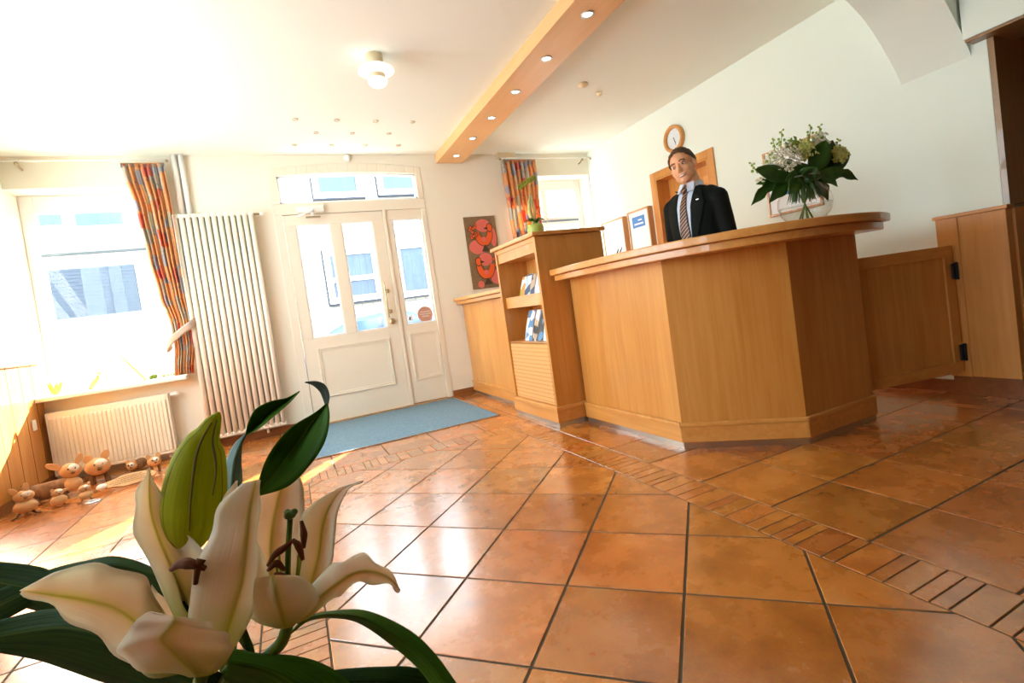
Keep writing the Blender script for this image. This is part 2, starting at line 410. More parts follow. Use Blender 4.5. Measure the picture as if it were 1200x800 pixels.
# side room beyond the right opening
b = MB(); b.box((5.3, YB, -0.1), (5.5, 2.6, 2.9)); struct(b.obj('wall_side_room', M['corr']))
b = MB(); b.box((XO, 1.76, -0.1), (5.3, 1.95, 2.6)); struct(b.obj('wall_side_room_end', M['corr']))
b = MB()
b.box((XO+0.04, 1.36, 0), (4.35, 1.75, 2.3)); cb = b.obj('tall_cupboard', M['corr'], bevel=0.004)
tag(cb, 'brown wooden cupboard in the dark room right of the low wooden pier cladding', 'cupboard')

# left wainscot
b = MB(); b.box((XL, -2.9, 0.07), (XL+0.018, YW, 0.955))
w1 = struct(b.obj('trim_1', M['wood']))
b = MB()
for k in range(44):
    y = 5.06-0.185*k
    if y > -2.9: b.box((XL+0.017, y-0.0022, 0.07), (XL+0.0195, y+0.0022, 0.955))
M['groove'] = mat('groove_shadow_wood', srgb(120, 70, 30), 0.7)
b.obj('groove', M['groove'], w1)
MB().box((XL, -2.9, 0.955), (XL+0.035, YW, 0.975)).obj('ledge', M['woodh'], w1, bevel=0.003)
struct(MB().box((XL, -2.9, 0), (XL+0.02, YW, 0.07)).obj('baseboard_left', M['wood_dark']))
struct(MB().box((1.497, YW-0.014, 0), (1.75, YW, 0.07)).obj('baseboard_far', M['wood_dark']))
struct(MB().box((-0.86, YW-0.014, 0), (0.02, YW, 0.07)).obj('baseboard_far_left', M['wood_dark']))
struct(MB().box((XR-0.016, 1.65, 0), (XR, 3.26, 0.075)).obj('baseboard_right', M['wood_dark']))

# ceiling beam with spotlights
bm_ = thing('ceiling_beam', 'long pale wooden ceiling beam with a row of six small spotlights', 'beam', (1.82, 1.1, 2.505))
o = MB().box((1.675, -2.95, 2.505), (1.972, YW-0.002, CE)).obj('beam_box', M['beamw'], bevel=0.002); child_world(o, bm_)
M['bulb'] = mat('lamp_glow', (1,1,1,1), 0.4, emit=(1.0, 0.96, 0.88), es=6)
def spotlight(x, y, z, r, label, group):
    s = thing('recessed_spotlight', label, 'ceiling light', (x, y, z), 0, group)
    small = r < 0.03
    MB().lathe([(r*0.72, -0.001), (r, -0.002), (r*1.02, -0.006), (r*0.96, -0.009), (r*0.74, -0.008), (r*0.70, -0.001)], seg=24, cap=False).obj('trim_ring', M['porc'] if small else M['steel'], s, smooth=True)
    MB().lathe([(0.001, -0.006), (r*0.5, -0.007), (r*0.62, -0.005), (r*0.7, -0.0015)], seg=20).obj('bulb', M['steel'] if small else M['bulb'], s, smooth=True)
    return s
places = ['nearest the camera', 'second from the camera', 'third from the camera', 'fourth from the camera', 'fifth from the camera', 'closest to the far wall']
for y, pl in zip((2.425, 2.932, 3.434, 3.934, 4.42, 4.921), places):
    spotlight(1.822, y, 2.505, 0.038, 'small round chrome spotlight in the wooden ceiling beam, '+pl, 'spotlights in the ceiling beam')
rows = [('row farthest from the door', 4.304, (0.285, 0.602, 0.918, 1.236), ('leftmost', 'second from left', 'third from left', 'rightmost')),
        ('middle row', 4.587, (0.455, 0.757, 1.079), ('leftmost', 'middle', 'rightmost')),
        ('row nearest the door', 4.889, (0.285, 0.605, 0.909, 1.226), ('leftmost', 'second from left', 'third from left', 'rightmost'))]
for rn, y, xs, nm in rows:
    for x, n_ in zip(xs, nm):
        spotlight(x, y, CE, 0.022, 'tiny ceiling spotlight before the door, %s of the %s' % (n_, rn), 'tiny ceiling spotlights before the door')

# ================================================================== windows and doors
# window 1 (left) : white frame, upper light, lower sash
wz0, wz1 = 0.69, 2.345; yf = 5.40; yb = 5.46
M['pvc'] = mat('white_window_plastic', srgb(246, 247, 246), 0.3)
b = MB()
b.frame(XL+0.001, -0.861, wz0, wz1-0.001, yf, yb, 0.095, 0.095, 0.07, 0.145); b.box((-1.764, yf, 1.785), (-0.956, yb, 1.895))
b.box((-1.76, yf-0.014, 1.795), (-0.96, yf-0.0005, 1.83))
w_1 = struct(b.obj('window_1', M['pvc'], bevel=0.004))
M['seal'] = mat('grey_seal', srgb(120, 140, 160), 0.5)
MB().box((-1.765, yf-0.016, 1.835), (-0.955, yf-0.002, 1.853)).obj('drip_seal', M['seal'], w_1)
MB().box((-1.77, 5.43, 1.89), (-0.95, 5.434, 2.205)).obj('upper_pane', M['glass'], w_1)
MB().box((-1.77, 5.43, 0.755), (-0.95, 5.434, 1.79)).obj('lower_pane', M['glass'], w_1)
MB().box((-0.90, yf-0.03, 1.22), (-0.925, yf, 1.34)).obj('window_handle', M['pvc'], w_1, bevel=0.004)
sl = struct(MB().box((XL, 5.045, 0.655), (-0.845, yf, 0.69)).obj('trim_2', M['white'], bevel=0.008))   # window sill board
# window 2 (right)
b = MB()
b.frame(2.491, 3.584, 0.88, 2.344, yf, yb, 0.07, 0.085, 0.08, 0.12)
for a, c in (((2.561, yf, 1.80), (3.499, yb, 1.90)), ((3.01, yf, 0.96), (3.08, yb, 1.80)), ((3.01, yf, 1.90), (3.08, yb, 2.224))): b.box(a, c)
w_2 = struct(b.obj('window_2', M['pvc'], bevel=0.004))
MB().box((2.56, yf-0.012, 1.835), (3.50, yf, 1.857)).obj('drip_seal', M['seal'], w_2)
MB().box((2.55, 5.43, 0.955), (3.505, 5.434, 1.805)).obj('lower_pane', M['glass'], w_2)
MB().box((2.55, 5.43, 1.895), (3.505, 5.434, 2.23)).obj('upper_pane', M['glass'], w_2)
struct(MB().box((2.47, 5.10, 0.84), (3.598, yf, 0.875)).obj('trim_3', M['white'], bevel=0.006))

# front door: frame, arched transom, leaf, sidelight
def arch_z(x, z0, h): t = (x-0.759)/0.733; return z0 + h*(1-t*t)
y0, y1 = YW-0.006, YW+0.10
fr = MB()
fr.box((0.026, y0, 0), (0.100, y1, 2.036)); fr.box((1.437, y0, 0), (1.492, y1, 2.036)); fr.box((1.032, y0, 0), (1.065, y1, 2.036))
fr.box((0.026, y0, 2.036), (1.492, y1, 2.140))
N_ = 14; xs = [0.097+(1.330)*i/N_ for i in range(N_+1)]
inner = [(x, arch_z(x, 2.398, 0.028)) for x in xs]
outer = [(x, arch_z(x, 2.468, 0.05)) for x in xs]
for i in range(N_):
    if inner[i+1][0] - inner[i][0] > 1e-4: fr.prism_y([inner[i], inner[i+1], outer[i+1], outer[i]], y0, y1)
fr.prism_y([(0.026, 2.1401), (0.097, 2.1401), outer[0], (0.026, 2.468)], y0, y1); fr.prism_y([(1.427, 2.1401), (1.492, 2.1401), (1.492, 2.468), outer[-1]], y0, y1)
d_1 = struct(fr.obj('door_1', M['cream'], bevel=0.004))
g = MB(); g.prism_y([(0.09, 2.135), (1.435, 2.135)] + [(x, z+0.006) for x, z in reversed(inner)], YW+0.045, YW+0.049); g.obj('transom_pane', M['glass'], d_1)
g = MB()
for i in range(N_): g.prism_y([(inner[i][0], inner[i][1]-0.018), (inner[i+1][0], inner[i+1][1]-0.018), inner[i+1], inner[i]], YW+0.02, YW+0.07)
g.box((0.097, YW+0.02, 2.142), (1.427, YW+0.07, 2.158)); g.box((0.097, YW+0.02, 2.142), (0.112, YW+0.07, 2.40)); g.box((1.412, YW+0.02, 2.142), (1.427, YW+0.07, 2.40))
g.obj('transom_bead', M['pvc'], d_1)
def panel_door(name, x0, x1, z0, z1, glasses, panel, parent, yy0, yy1):
    g = MB(); gz0, gz1 = 0.840, 1.937
    edges = [x0] + [v for q in glasses for v in q] + [x1]
    for i in range(0, len(edges), 2): g.box((edges[i], yy0, gz0+0.0001), (edges[i+1], yy1, gz1-0.0001))
    g.box((x0, yy0, gz1), (x1, yy1, z1)); g.box((x0, yy0, z0), (x1, yy1, gz0))
    o = g.obj(name, M['cream'], parent, bevel=0.003)
    for a, c in glasses:
        MB().box((a-0.004, (yy0+yy1)/2, gz0-0.004), (c+0.004, (yy0+yy1)/2+0.004, gz1+0.004)).obj('glass_pane', M['glass'], o)
        f = MB(); t = 0.014; ya, yb_ = yy0+0.006, (yy0+yy1)/2
        f.frame(a, c, gz0, gz1, ya, yb_, t)
        f.obj('glazing_bead', M['pvc'], o)
    a, c, e, h = panel; f = MB(); t = 0.02
    for k, (gp, dp) in enumerate(((0.0, 0.012), (0.012, 0.006))):
        A, B, E, H_ = a+gp, c-gp, e+gp, h-gp
        f.frame(A, B, E, H_, yy0-dp, yy0-0.0003, t if k else 0.012)
    f.obj('panel_moulding', M['cream'], o, bevel=0.003)
    return o
leaf = panel_door('door_leaf', 0.104, 1.030, 0.012, 2.030, [(0.200, 0.508), (0.613, 0.917)], (0.222, 0.915, 0.258, 0.735), d_1, YW+0.004, YW+0.055)
side = panel_door('side_panel', 1.066, 1.437, 0.02, 2.036, [(1.120, 1.430)], (1.124, 1.432, 0.255, 0.745), d_1, YW+0.008, YW+0.055)
h = MB(); h.tube([(0.938, YW-0.045, 1.30), (0.938, YW-0.045, 0.94)], 0.007, 8)
h.tube([(0.938, YW-0.045, 1.215), (0.968, YW-0.02, 1.215), (0.968, YW, 1.215)], 0.006, 8); h.tube([(0.938, YW-0.045, 1.003), (0.968, YW-0.02, 1.003), (0.968, YW, 1.003)], 0.006, 8)
h.lathe([(0.0, -0.01), (0.02, -0.008), (0.022, 0)], (0.968, YW-0.002, 1.213), 16, 'y'); h.lathe([(0.0, -0.01), (0.02, -0.008), (0.022, 0)], (0.968, YW-0.002, 1.003), 16, 'y')
h.obj('door_handle', M['brass'], leaf, smooth=True)
MB().lathe([(0.0, -0.016), (0.024, -0.014), (0.03, -0.008), (0.03, 0.004)], (0.973, YW, 0.900), 20, 'y').obj('door_lock', M['brass'], leaf, smooth=True)
c_ = MB(); c_.box((0.23, YW-0.05, 2.045), (0.475, YW-0.006, 2.105)); c_.obj('door_closer', M['white'], d_1, bevel=0.006)
a_ = MB(); a_.tube([(0.36, YW-0.055, 2.06), (0.37, YW-0.09, 2.045), (0.24, YW-0.11, 2.0), (0.22, YW-0.02, 2.012)], 0.008, 6); a_.tube([(0.365, YW-0.06, 2.07), (0.365, YW-0.06, 2.0)], 0.014, 10); a_.obj('closer_arm', M['pvc'], d_1, smooth=True)
MB().box((0.30, YW-0.075, 1.985), (0.43, YW-0.045, 1.997)).obj('closer_bracket', M['brass'], d_1)
struct(MB().box((0.0, YW-0.05, 0), (1.494, YW+0.10, 0.014)).obj('trim_4', mottled('threshold_wood', srgb(176, 140, 96), srgb(150, 112, 70), 12), bevel=0.003))
MB().box((0.10, YW-0.004, 0.003), (1.04, YW+0.02, 0.013)).obj('door_gap', M['black'], d_1)
# round sign stuck on the sidelight pane
sg = thing('window_sticker', 'round pinkish brown sticker with pale script on the narrow pane beside the door', 'sticker', (1.328, YW+0.026, 0.925))
M['sticker'] = mat('sticker_print', srgb(205, 150, 125), 0.6)
MB().lathe([(0.082, -0.001), (0.083, 0.0), (0.082, 0.001)], seg=40, axis='y').obj('sticker_disc', M['sticker'], sg)
q = MB()
for k, (wv, z) in enumerate(((0.05, 0.028), (0.058, 0.004), (0.035, -0.020))):
    q.tube([(-wv+2*wv*i/18, -0.0025, z+0.008*math.sin(i*1.9+k)) for i in range(19)], 0.0022, 5)
q.obj('script_lines', M['paper'], sg)
s2_ = thing('small_window_sticker', 'small white sticker with dark marks low in the narrow pane beside the door', 'sticker', (1.165, YW+0.026, 0.905))
MB().prism_y([(0.03*math.cos(a*PI/4), 0.036*math.sin(a*PI/4)) for a in range(8)], -0.001, 0.001).obj('sticker_disc', M['paper'], s2_)
MB().prism_y([(-0.018, -0.02), (0.0, -0.022), (0.006, 0.006), (-0.01, 0.02)], -0.002, -0.001).obj('dark_mark', M['ink'], s2_)
# white disc sensor over the door
t = thing('motion_sensor', 'small round white sensor on the wall above the arched transom', 'sensor', (0.767, YW-0.012, 2.566))
MB().lathe([(0.0, -0.022), (0.022, -0.021), (0.032, -0.014), (0.034, 0.012)], axis='y').obj('sensor_dome', M['white'], t, smooth=True)

# door in the right wall behind the receptionist
cs = MB(); t_ = 0.07; x0, x1 = XR-0.018, XR+0.002
cs.box((x0, DY0-t_, 0), (x1, DY0, DZ+t_)); cs.box((x0, DY1, 0), (x1, DY1+t_, DZ+t_)); cs.box((x0, DY0+0.0002, DZ), (x1, DY1-0.0002, DZ+t_))
cs.box((x0+0.001, DY0+0.0005, 0), (XO, DY0+0.018, DZ-0.019)); cs.box((x0+0.001, DY1-0.018, 0), (XO, DY1-0.0005, DZ-0.019)); cs.box((x0+0.001, DY0+0.0005, DZ-0.018), (XO, DY1-0.0005, DZ-0.0005))
d_2 = struct(cs.obj('door_2', M['wood'], bevel=0.004))
lf = MB().box((XR+0.14, DY0+0.02, 0.005), (XR+0.18, DY1-0.02, DZ-0.02)).obj('door_leaf', M['wood'], d_2)
MB().box((XR+0.132, DY0+0.05, 1.77), (XR+0.14, DY0+0.21, 1.84)).obj('name_plate', M['woodh'], lf, bevel=0.002)
hh = MB(); hh.tube([(XR+0.14, DY0+0.1, 1.02), (XR+0.09, DY0+0.1, 1.02), (XR+0.085, DY0+0.22, 1.02)], 0.009, 8); hh.obj('door_handle', M['steel'], lf, smooth=True)

# entrance mat
mt = bumpy(mottled('mat_fibre', srgb(96, 124, 142), srgb(122, 148, 164), 60, 0.95), 400, 0.6, 0.004)
mm = MB().box((-0.1, 3.862, 0.0005), (1.475, 5.13, 0.006)).obj('door_mat', mt); tag(mm, 'flat blue entrance mat lying before the white front door', 'mat')
mm2 = MB(); 
for a, c in (((-0.108, 3.854, 0.0004), (1.483, 3.862, 0.007)), ((1.475, 3.854, 0.0004), (1.483, 5.13, 0.007)), ((-0.108, 3.854, 0.0004), (-0.1, 5.13, 0.007))): mm2.box(a, c)
mm2.obj('metal_edge', M['steel'], mm)

# ================================================================== outdoors
def brick(name, c1, c2, c3):
    m = mat(name, c1, 0.9); nt, N, L, b = nodes(m)
    tc = N.new('ShaderNodeTexCoord'); mp = N.new('ShaderNodeMapping'); mp.inputs['Rotation'].default_value = (PI/2, 0, 0)
    bt = N.new('ShaderNodeTexBrick'); bt.inputs['Scale'].default_value = 1.0; bt.inputs['Brick Width'].default_value = 0.24; bt.inputs['Row Height'].default_value = 0.077; bt.inputs['Mortar Size'].default_value = 0.012
    for i, c in ((1, c1), (2, c2), (3, c3)): bt.inputs[i].default_value = c
    L.new(tc.outputs['Object'], mp.inputs[0]); L.new(mp.outputs[0], bt.inputs['Vector']); L.new(bt.outputs['Color'], b.inputs['Base Color']); return m
M['brick'] = brick('pale_brick', srgb(164, 158, 144), srgb(150, 146, 134), srgb(116, 116, 114))
M['render'] = mat('white_render', srgb(190, 196, 200), 0.8)
M['framew'] = mat('white_paint_out', srgb(215, 218, 220), 0.5)
M['bluepane'] = mottled('curtained_pane', srgb(48, 64, 88), srgb(66, 84, 106), 3, 0.35, stretch=(14, 1, 0.6))
M['slat'] = mat('blue_grey_slats', srgb(48, 58, 72), 0.6)
M['edge'] = mat('dark_edge', srgb(30, 34, 48), 0.7)
YF = 11.5; GZ = -0.35
bd = thing('opposite_house', 'pale brick house across the street seen through the door and windows', 'building', (0, YF, GZ))
def fpart(mb, name, m, par=None, **k):
    o = mb.obj(name, m, **k); o.parent = par or bd
    o.matrix_parent_inverse = bd.matrix_basis.inverted() if not par else Matrix.Identity(4); return o
fpart(MB().box((-9, YF, GZ), (12, YF+0.3, 4.55)), 'brick_wall', M['brick'])
fpart(MB().box((-3.95, YF-0.03, GZ), (-2.42, YF+0.01, 4.49)), 'white_bay', M['render'])
def hwin(x0, x1, z0, z1, bars=(), hb=()):
    f = MB(); t = 0.13; ya, yb_ = YF-0.07, YF+0.01
    f.frame(x0, x1, z0, z1, ya, yb_, t)
    for z in hb: f.box((x0+t, ya, z-0.05), (x1-t, yb_, z+0.05))
    o = fpart(f, 'window_frame', M['framew'])
    fpart(MB().box((x0+t, YF-0.02, z0+t), (x1-t, YF-0.01, z1-t)), 'pane', M['bluepane'], o)
    e = MB(); e.box((x0-0.02, YF-0.10, z0-0.035), (x1+0.02, YF+0.01, z0)); e.box((x0-0.025, YF-0.075, z0), (x0, YF, z1)); fpart(e, 'sill', M['edge'], o)
hwin(0.89, 1.94, 3.72, 4.48); hwin(2.265, 3.32, 3.745, 4.48)
hwin(0.89, 2.03, 1.44, 2.61, hb=(1.95,), bars=()); hwin(2.42, 3.60, 1.40, 2.64)
hwin(4.6, 5.8, 1.4, 2.64); hwin(-0.9, 0.2, 1.44, 2.61); hwin(4.6, 5.8, 3.74, 4.48); hwin(-0.9, 0.2, 3.72, 4.48); hwin(6.6, 7.8, 1.4, 2.64); hwin(-1.7, -1.2, 3.72, 4.48)
sb = MB()
sb.box((-3.72, YF-0.09, 1.758), (-2.44, YF-0.02, 2.635)); s_o = fpart(sb, 'roller_shutter', M['slat'])
sb = MB()
for k in range(13): sb.box((-3.72, YF-0.094, 1.80+0.065*k), (-2.44, YF-0.089, 1.806+0.065*k))
fpart(sb, 'slat_gap', M['edge'], s_o)
for x0, x1, z0, z1 in ((-3.70, -3.39, 3.44, 3.68), (-3.19, -2.5, 3.40, 3.68), (-3.04, -2.5, 2.80, 2.93), (-3.7, -3.15, 2.80, 2.93)):
    fpart(MB().box((x0, YF-0.05, z0), (x1, YF-0.02, z1)), 'upper_pane', M['bluepane'])
fpart(MB().box((-9.2, YF-0.12, 4.5), (12.2, YF+0.35, 4.6)), 'eaves', M['framew'])
struct(MB().box((-14, OUT, GZ-0.1), (18, 16, GZ)).obj('street', mottled('street_asphalt', srgb(140, 142, 146), srgb(160, 160, 160), 5, 0.9)))
struct(MB().box((-14, OUT, GZ), (18, OUT+1.3, -0.12)).obj('pavement', mottled('pavement_slabs', srgb(180, 178, 172), srgb(165, 164, 160), 3, 0.9)))
# blue car
car = thing('parked_car', 'blue car parked in the street beyond the front door', 'car', (1.2, 8.95, GZ))
M['carblue'] = mat('car_paint', srgb(12, 54, 120), 0.25, coat=1.0); M['carglass'] = mat('car_glass', srgb(60, 88, 120), 0.1)
def car_sec(y):  # body side outline
    return [(-1.75,.30),(-1.72,.62),(-1.6,.80),(-1.0,.90),(1.55,.92),(2.3,.82),(2.42,.62),(2.42,.32),(-1.7,.22)]
side = [(-1.75,.32),(-1.74,.66),(-1.62,.82),(-1.0,.93),(0.6,.95),(1.7,.90),(2.3,.80),(2.44,.62),(2.42,.30),(1.9,.22),(-1.4,.22)]
b = MB(); b.prism_y(list(reversed(side)), -0.80, 0.80); child = b.obj('car_body', M['carblue'], car, bevel=0.05)
roof = [(-0.98,.92),(-0.62,1.22),(-0.30,1.36),(0.25,1.42),(0.72,1.36),(1.05,1.24),(1.45,.93)]
rr_ = []
b = MB(); b.prism_y(list(reversed(roof)), -0.68, 0.68); b.obj('car_cabin', M['carblue'], car, bevel=0.06)
b = MB(); b.prism_y([(-0.82,.96),(-0.5,1.24),(-0.2,1.32),(0.12,1.34),(0.12,.96)][::-1], -0.70, -0.66); b.prism_y([(0.2,.96),(0.2,1.34),(0.6,1.31),(0.92,1.20),(1.22,.96)][::-1], -0.70, -0.66); b.obj('side_window', M['carglass'], car)
for x in (-1.1, 1.65):
    for y in (-0.79, 0.66): MB().lathe([(0.0,-0.03),(0.19,-0.03),(0.30,-0.03),(0.31,0.0),(0.31,0.16),(0.0,0.16)], (x, y, 0.31), 28, 'y').obj('wheel', M['black'], car)
car.scale = (0.98, 1, 1)

# ================================================================== furniture
# ---- reception counter
rc = thing('reception_counter', 'large angled birch reception counter with a curved overhanging top and steel plinth', 'counter', (2.2, 2.2, 0))
def cw(mb, name, m, par=rc, **k):
    o = mb.obj(name, m, **k); child_world(o, par); return o
outl = [(1.84, 3.048), (1.84, 2.10), (2.274, 1.69), (2.815, 1.685)]
def offset_path(P, d):      # shift the open outline outwards (to the room side)
    out = []; n = len(P)
    for i in range(n):
        es = []
        if i > 0: es.append((Vector(P[i])-Vector(P[i-1])).normalized())
        if i < n-1: es.append((Vector(P[i+1])-Vector(P[i])).normalized())
        ns = [Vector((e.y, -e.x)) for e in es]; bi = sum(ns, Vector((0,0))).normalized(); c = bi.dot(ns[0])
        out.append(tuple(Vector(P[i]) - Vector((0,0)) + bi*(d/c)))
    return out
# outward side is to the right of travel (travel runs from the rack round to the gate)
def band(P, d0, d1, z0, z1):
    a = offset_path(P, d0); b_ = offset_path(P, d1); m_ = MB()
    for i in range(len(P)-1):
        q = [a[i], a[i+1], b_[i+1], b_[i]]
        A = sum(q[k][0]*q[(k+1)%4][1]-q[(k+1)%4][0]*q[k][1] for k in range(4))
        m_.prism(q if A > 0 else q[::-1], z0, z1)
    return m_
sgn = 1
tst = offset_path(outl, 0.1)
if tst[0][0] > 1.84: sgn = -1
cw(band(outl, 0, -0.03*sgn, 0.03, 1.02), 'front_panel', M['wood'])
inn = [(2.815, 2.02), (2.42, 2.02), (2.17, 2.26), (2.17, 3.062)]
b = MB(); b.prism([(1.865, 3.04), (1.865, 2.11), (2.286, 1.715), (2.80, 1.71)][::1] + [(2.80, 2.02), (2.42, 2.02), (2.17, 2.26), (2.17, 3.04)], 0.72, 0.75); cw(b, 'desk_shelf', M['woodh'])
cw(MB().box((2.79, 1.70, 0.03), (2.815, 2.02, 1.02)), 'end_panel', M['wood'], bevel=0.002)
cw(band(outl, 0.016*sgn, 0, 0.035, 0.128), 'base_board', M['woodh'], bevel=0.003)
cw(band(outl, 0.021*sgn, 0, 0.118, 0.142), 'base_moulding', M['woodx'], bevel=0.006)
cw(band(outl, 0.004*sgn, -0.02*sgn, 0.0, 0.036), 'plinth', M['steel'])
top_out = [(1.680, 3.040), (1.652, 2.72), (1.655, 2.38), (1.70, 2.08), (1.80, 1.82), (1.95, 1.615), (2.13, 1.49), (2.36, 1.435), (2.62, 1.45), (2.86, 1.53), (2.915, 1.575)]
top_in = [(2.915, 2.06), (2.44, 2.06), (2.22, 2.28), (2.22, 3.040)]
so = [(p.x, p.y) for p in smooth_pts([Vector((*p, 0)) for p in top_out], 48)]
b = MB(); b.prism(so + top_in, 1.057, 1.097); cw(b, 'upper_worktop', M['woodx'], bevel=0.006)
cen = Vector((2.35, 2.6))
lo = []
for i, p in enumerate(so):
    a = Vector(so[max(i-1, 0)]); c = Vector(so[min(i+1, len(so)-1)]); t = (c-a).normalized(); n = Vector((-t.y, t.x)); lo.append(tuple(Vector(p)+n*0.032))
lo = [(x, min(y, 3.036)) for x, y in lo]
b = MB(); b.prism(lo + [(2.88, 2.03), (2.43, 2.03), (2.2, 2.27), (2.2, 3.036)], 1.018, 1.056); cw(b, 'lower_worktop', M['woodh'], bevel=0.004)

# ---- low side counter beyond the rack
s_c = thing('side_counter', 'low birch counter running from the brochure rack to the far wall', 'counter', (1.9, 4.4, 0))
b = MB(); b.box((1.745, 3.806, 0.03), (2.17, 5.178, 0.975)); cw(b, 'body', M['wood'], s_c)
cw(MB().box((1.73, 3.806, 0.035), (1.745, 5.178, 0.13)), 'base_board', M['woodh'], s_c, bevel=0.003)
cw(MB().box((1.725, 3.806, 0.118), (1.745, 5.178, 0.142)), 'base_moulding', M['woodx'], s_c, bevel=0.006)
cw(MB().box((1.75, 3.806, 0), (2.15, 5.178, 0.034)), 'plinth', M['steel'], s_c)
cw(MB().box((1.675, 3.806, 0.977), (2.19, 5.176, 1.012)), 'lower_worktop', M['woodh'], s_c, bevel=0.004)
cw(MB().box((1.645, 3.806, 1.014), (2.2, 5.176, 1.048)), 'upper_worktop', M['woodh'], s_c, bevel=0.006)

# ---- brochure rack
X0, X1, Y0, Y1 = 1.616, 2.172, 3.07, 3.80
rk = thing('brochure_rack', 'tall birch rack with two open brochure shelves above a perforated panel', 'rack', (1.9, 3.43, 0))
cr = MB()
cr.box((X0, Y0, 0.03), (X1, Y0+0.03, 1.342)); cr.box((X0, Y1-0.03, 0.03), (X1, Y1, 1.342)); cr.box((X1-0.02, Y0+0.03, 0.03), (X1, Y1-0.03, 1.342))
cr.box((X0+0.26, Y0+0.03, 0.56), (X0+0.28, Y1-0.03, 1.3))
cr.box((X0+0.01, Y0+0.03, 1.238), (X0+0.03, Y1-0.03, 1.342)); cr.box((X0+0.03, Y0+0.03, 1.238), (X0+0.28, Y1-0.03, 1.25))
cw(cr, 'carcass', M['wood'], rk, bevel=0.002)
cw(MB().box((X0-0.028, Y0-0.028, 1.345), (X1+0.02, Y1+0.028, 1.372)), 'top_board', M['woodh'], rk, bevel=0.005)
cw(MB().box((X0+0.002, Y0+0.028, 1.312), (X0+0.012, Y1-0.028, 1.344)), 'top_moulding', M['woodh'], rk, bevel=0.003)
for zt, zb in ((0.957, 0.868), ):
    b = MB(); b.box((X0+0.03, Y0+0.03, zb), (X0+0.045, Y1-0.03, zt)); b.box((X0+0.045, Y0+0.03, zb), (X0+0.26, Y1-0.03, zb+0.014)); cw(b, 'shelf', M['woodh'], rk, bevel=0.002)
pf = mat('perforated_birch', srgb(226, 168, 104), 0.4); nt, N, L, bb = nodes(pf)
tc = N.new('ShaderNodeTexCoord'); vm = N.new('ShaderNodeVectorMath'); vm.operation = 'SCALE'; vm.inputs['Scale'].default_value = 1/0.03
fr_ = N.new('ShaderNodeVectorMath'); fr_.operation = 'FRACTION'; sb_ = N.new('ShaderNodeVectorMath'); sb_.operation = 'SUBTRACT'; sb_.inputs[1].default_value = (0.5, 0.5, 0.5)
sx = N.new('ShaderNodeSeparateXYZ'); cx_ = N.new('ShaderNodeCombineXYZ'); ln = N.new('ShaderNodeVectorMath'); ln.operation = 'LENGTH'; lt = N.new('ShaderNodeMath'); lt.operation = 'LESS_THAN'; lt.inputs[1].default_value = 0.17
mixc = N.new('ShaderNodeMix'); mixc.data_type = 'RGBA'; mixc.inputs[6].default_value = srgb(226, 168, 104); mixc.inputs[7].default_value = srgb(110, 62, 26)
L.new(tc.outputs['Object'], vm.inputs[0]); L.new(vm.outputs[0], fr_.inputs[0]); L.new(fr_.outputs[0], sb_.inputs[0]); L.new(sb_.outputs[0], sx.inputs[0]); L.new(sx.outputs[1], cx_.inputs[0]); L.new(sx.outputs[2], cx_.inputs[1]); L.new(cx_.outputs[0], ln.inputs[0]); L.new(ln.outputs['Value'], lt.inputs[0]); L.new(lt.outputs[0], mixc.inputs[0]); L.new(mixc.outputs[2], bb.inputs['Base Color'])
cw(MB().box((X0+0.015, Y0+0.03, 0.15), (X0+0.03, Y1-0.03, 0.592)), 'perforated_panel', pf, rk)
cw(MB().box((X0+0.015, Y0+0.03, 0.585), (X0+0.26, Y1-0.03, 0.6)), 'lower_shelf', M['woodh'], rk, bevel=0.002)
b = MB(); b.box((X0-0.014, Y0-0.014, 0.035), (X1, Y1, 0.13)); cw(b, 'base_board', M['woodh'], rk, bevel=0.003)
b = MB(); b.box((X0-0.02, Y0-0.02, 0.118), (X1, Y1, 0.146)); cw(b, 'base_moulding', M['woodx'], rk, bevel=0.006)
cw(MB().box((X0-0.003, Y0-0.003, 0), (X1-0.02, Y1-0.01, 0.034)), 'plinth', M['steel'], rk)
# brochures leaning in the two shelves
def cover_mat(name, cols, seed):
    m = mat(name, cols[0], 0.35); nt, N, L, b = nodes(m)
    tc = N.new('ShaderNodeTexCoord'); mp = N.new('ShaderNodeMapping'); mp.inputs['Location'].default_value = (seed, seed*2.3, seed*1.7)
    nz = N.new('ShaderNodeTexVoronoi'); nz.inputs['Scale'].default_value = 16; nz.feature = 'F1'
    r = ramp(N, [(i/len(cols), c) for i, c in enumerate(cols)], 'CONSTANT'); sp = N.new('ShaderNodeSeparateColor')
    L.new(tc.outputs['Object'], mp.inputs[0]); L.new(mp.outputs[0], nz.inputs['Vector']); L.new(nz.outputs['Color'], sp.inputs[0]); L.new(sp.outputs[0], r.inputs[0]); L.new(r.outputs[0], b.inputs['Base Color']); return m
W_, LB, MBl, DB, OR_, TN, BL_, GN = srgb(236,238,240), srgb(180,205,225), srgb(90,140,185), srgb(45,70,100), srgb(235,150,60), srgb(190,160,130), srgb(40,34,32), srgb(150,175,60)
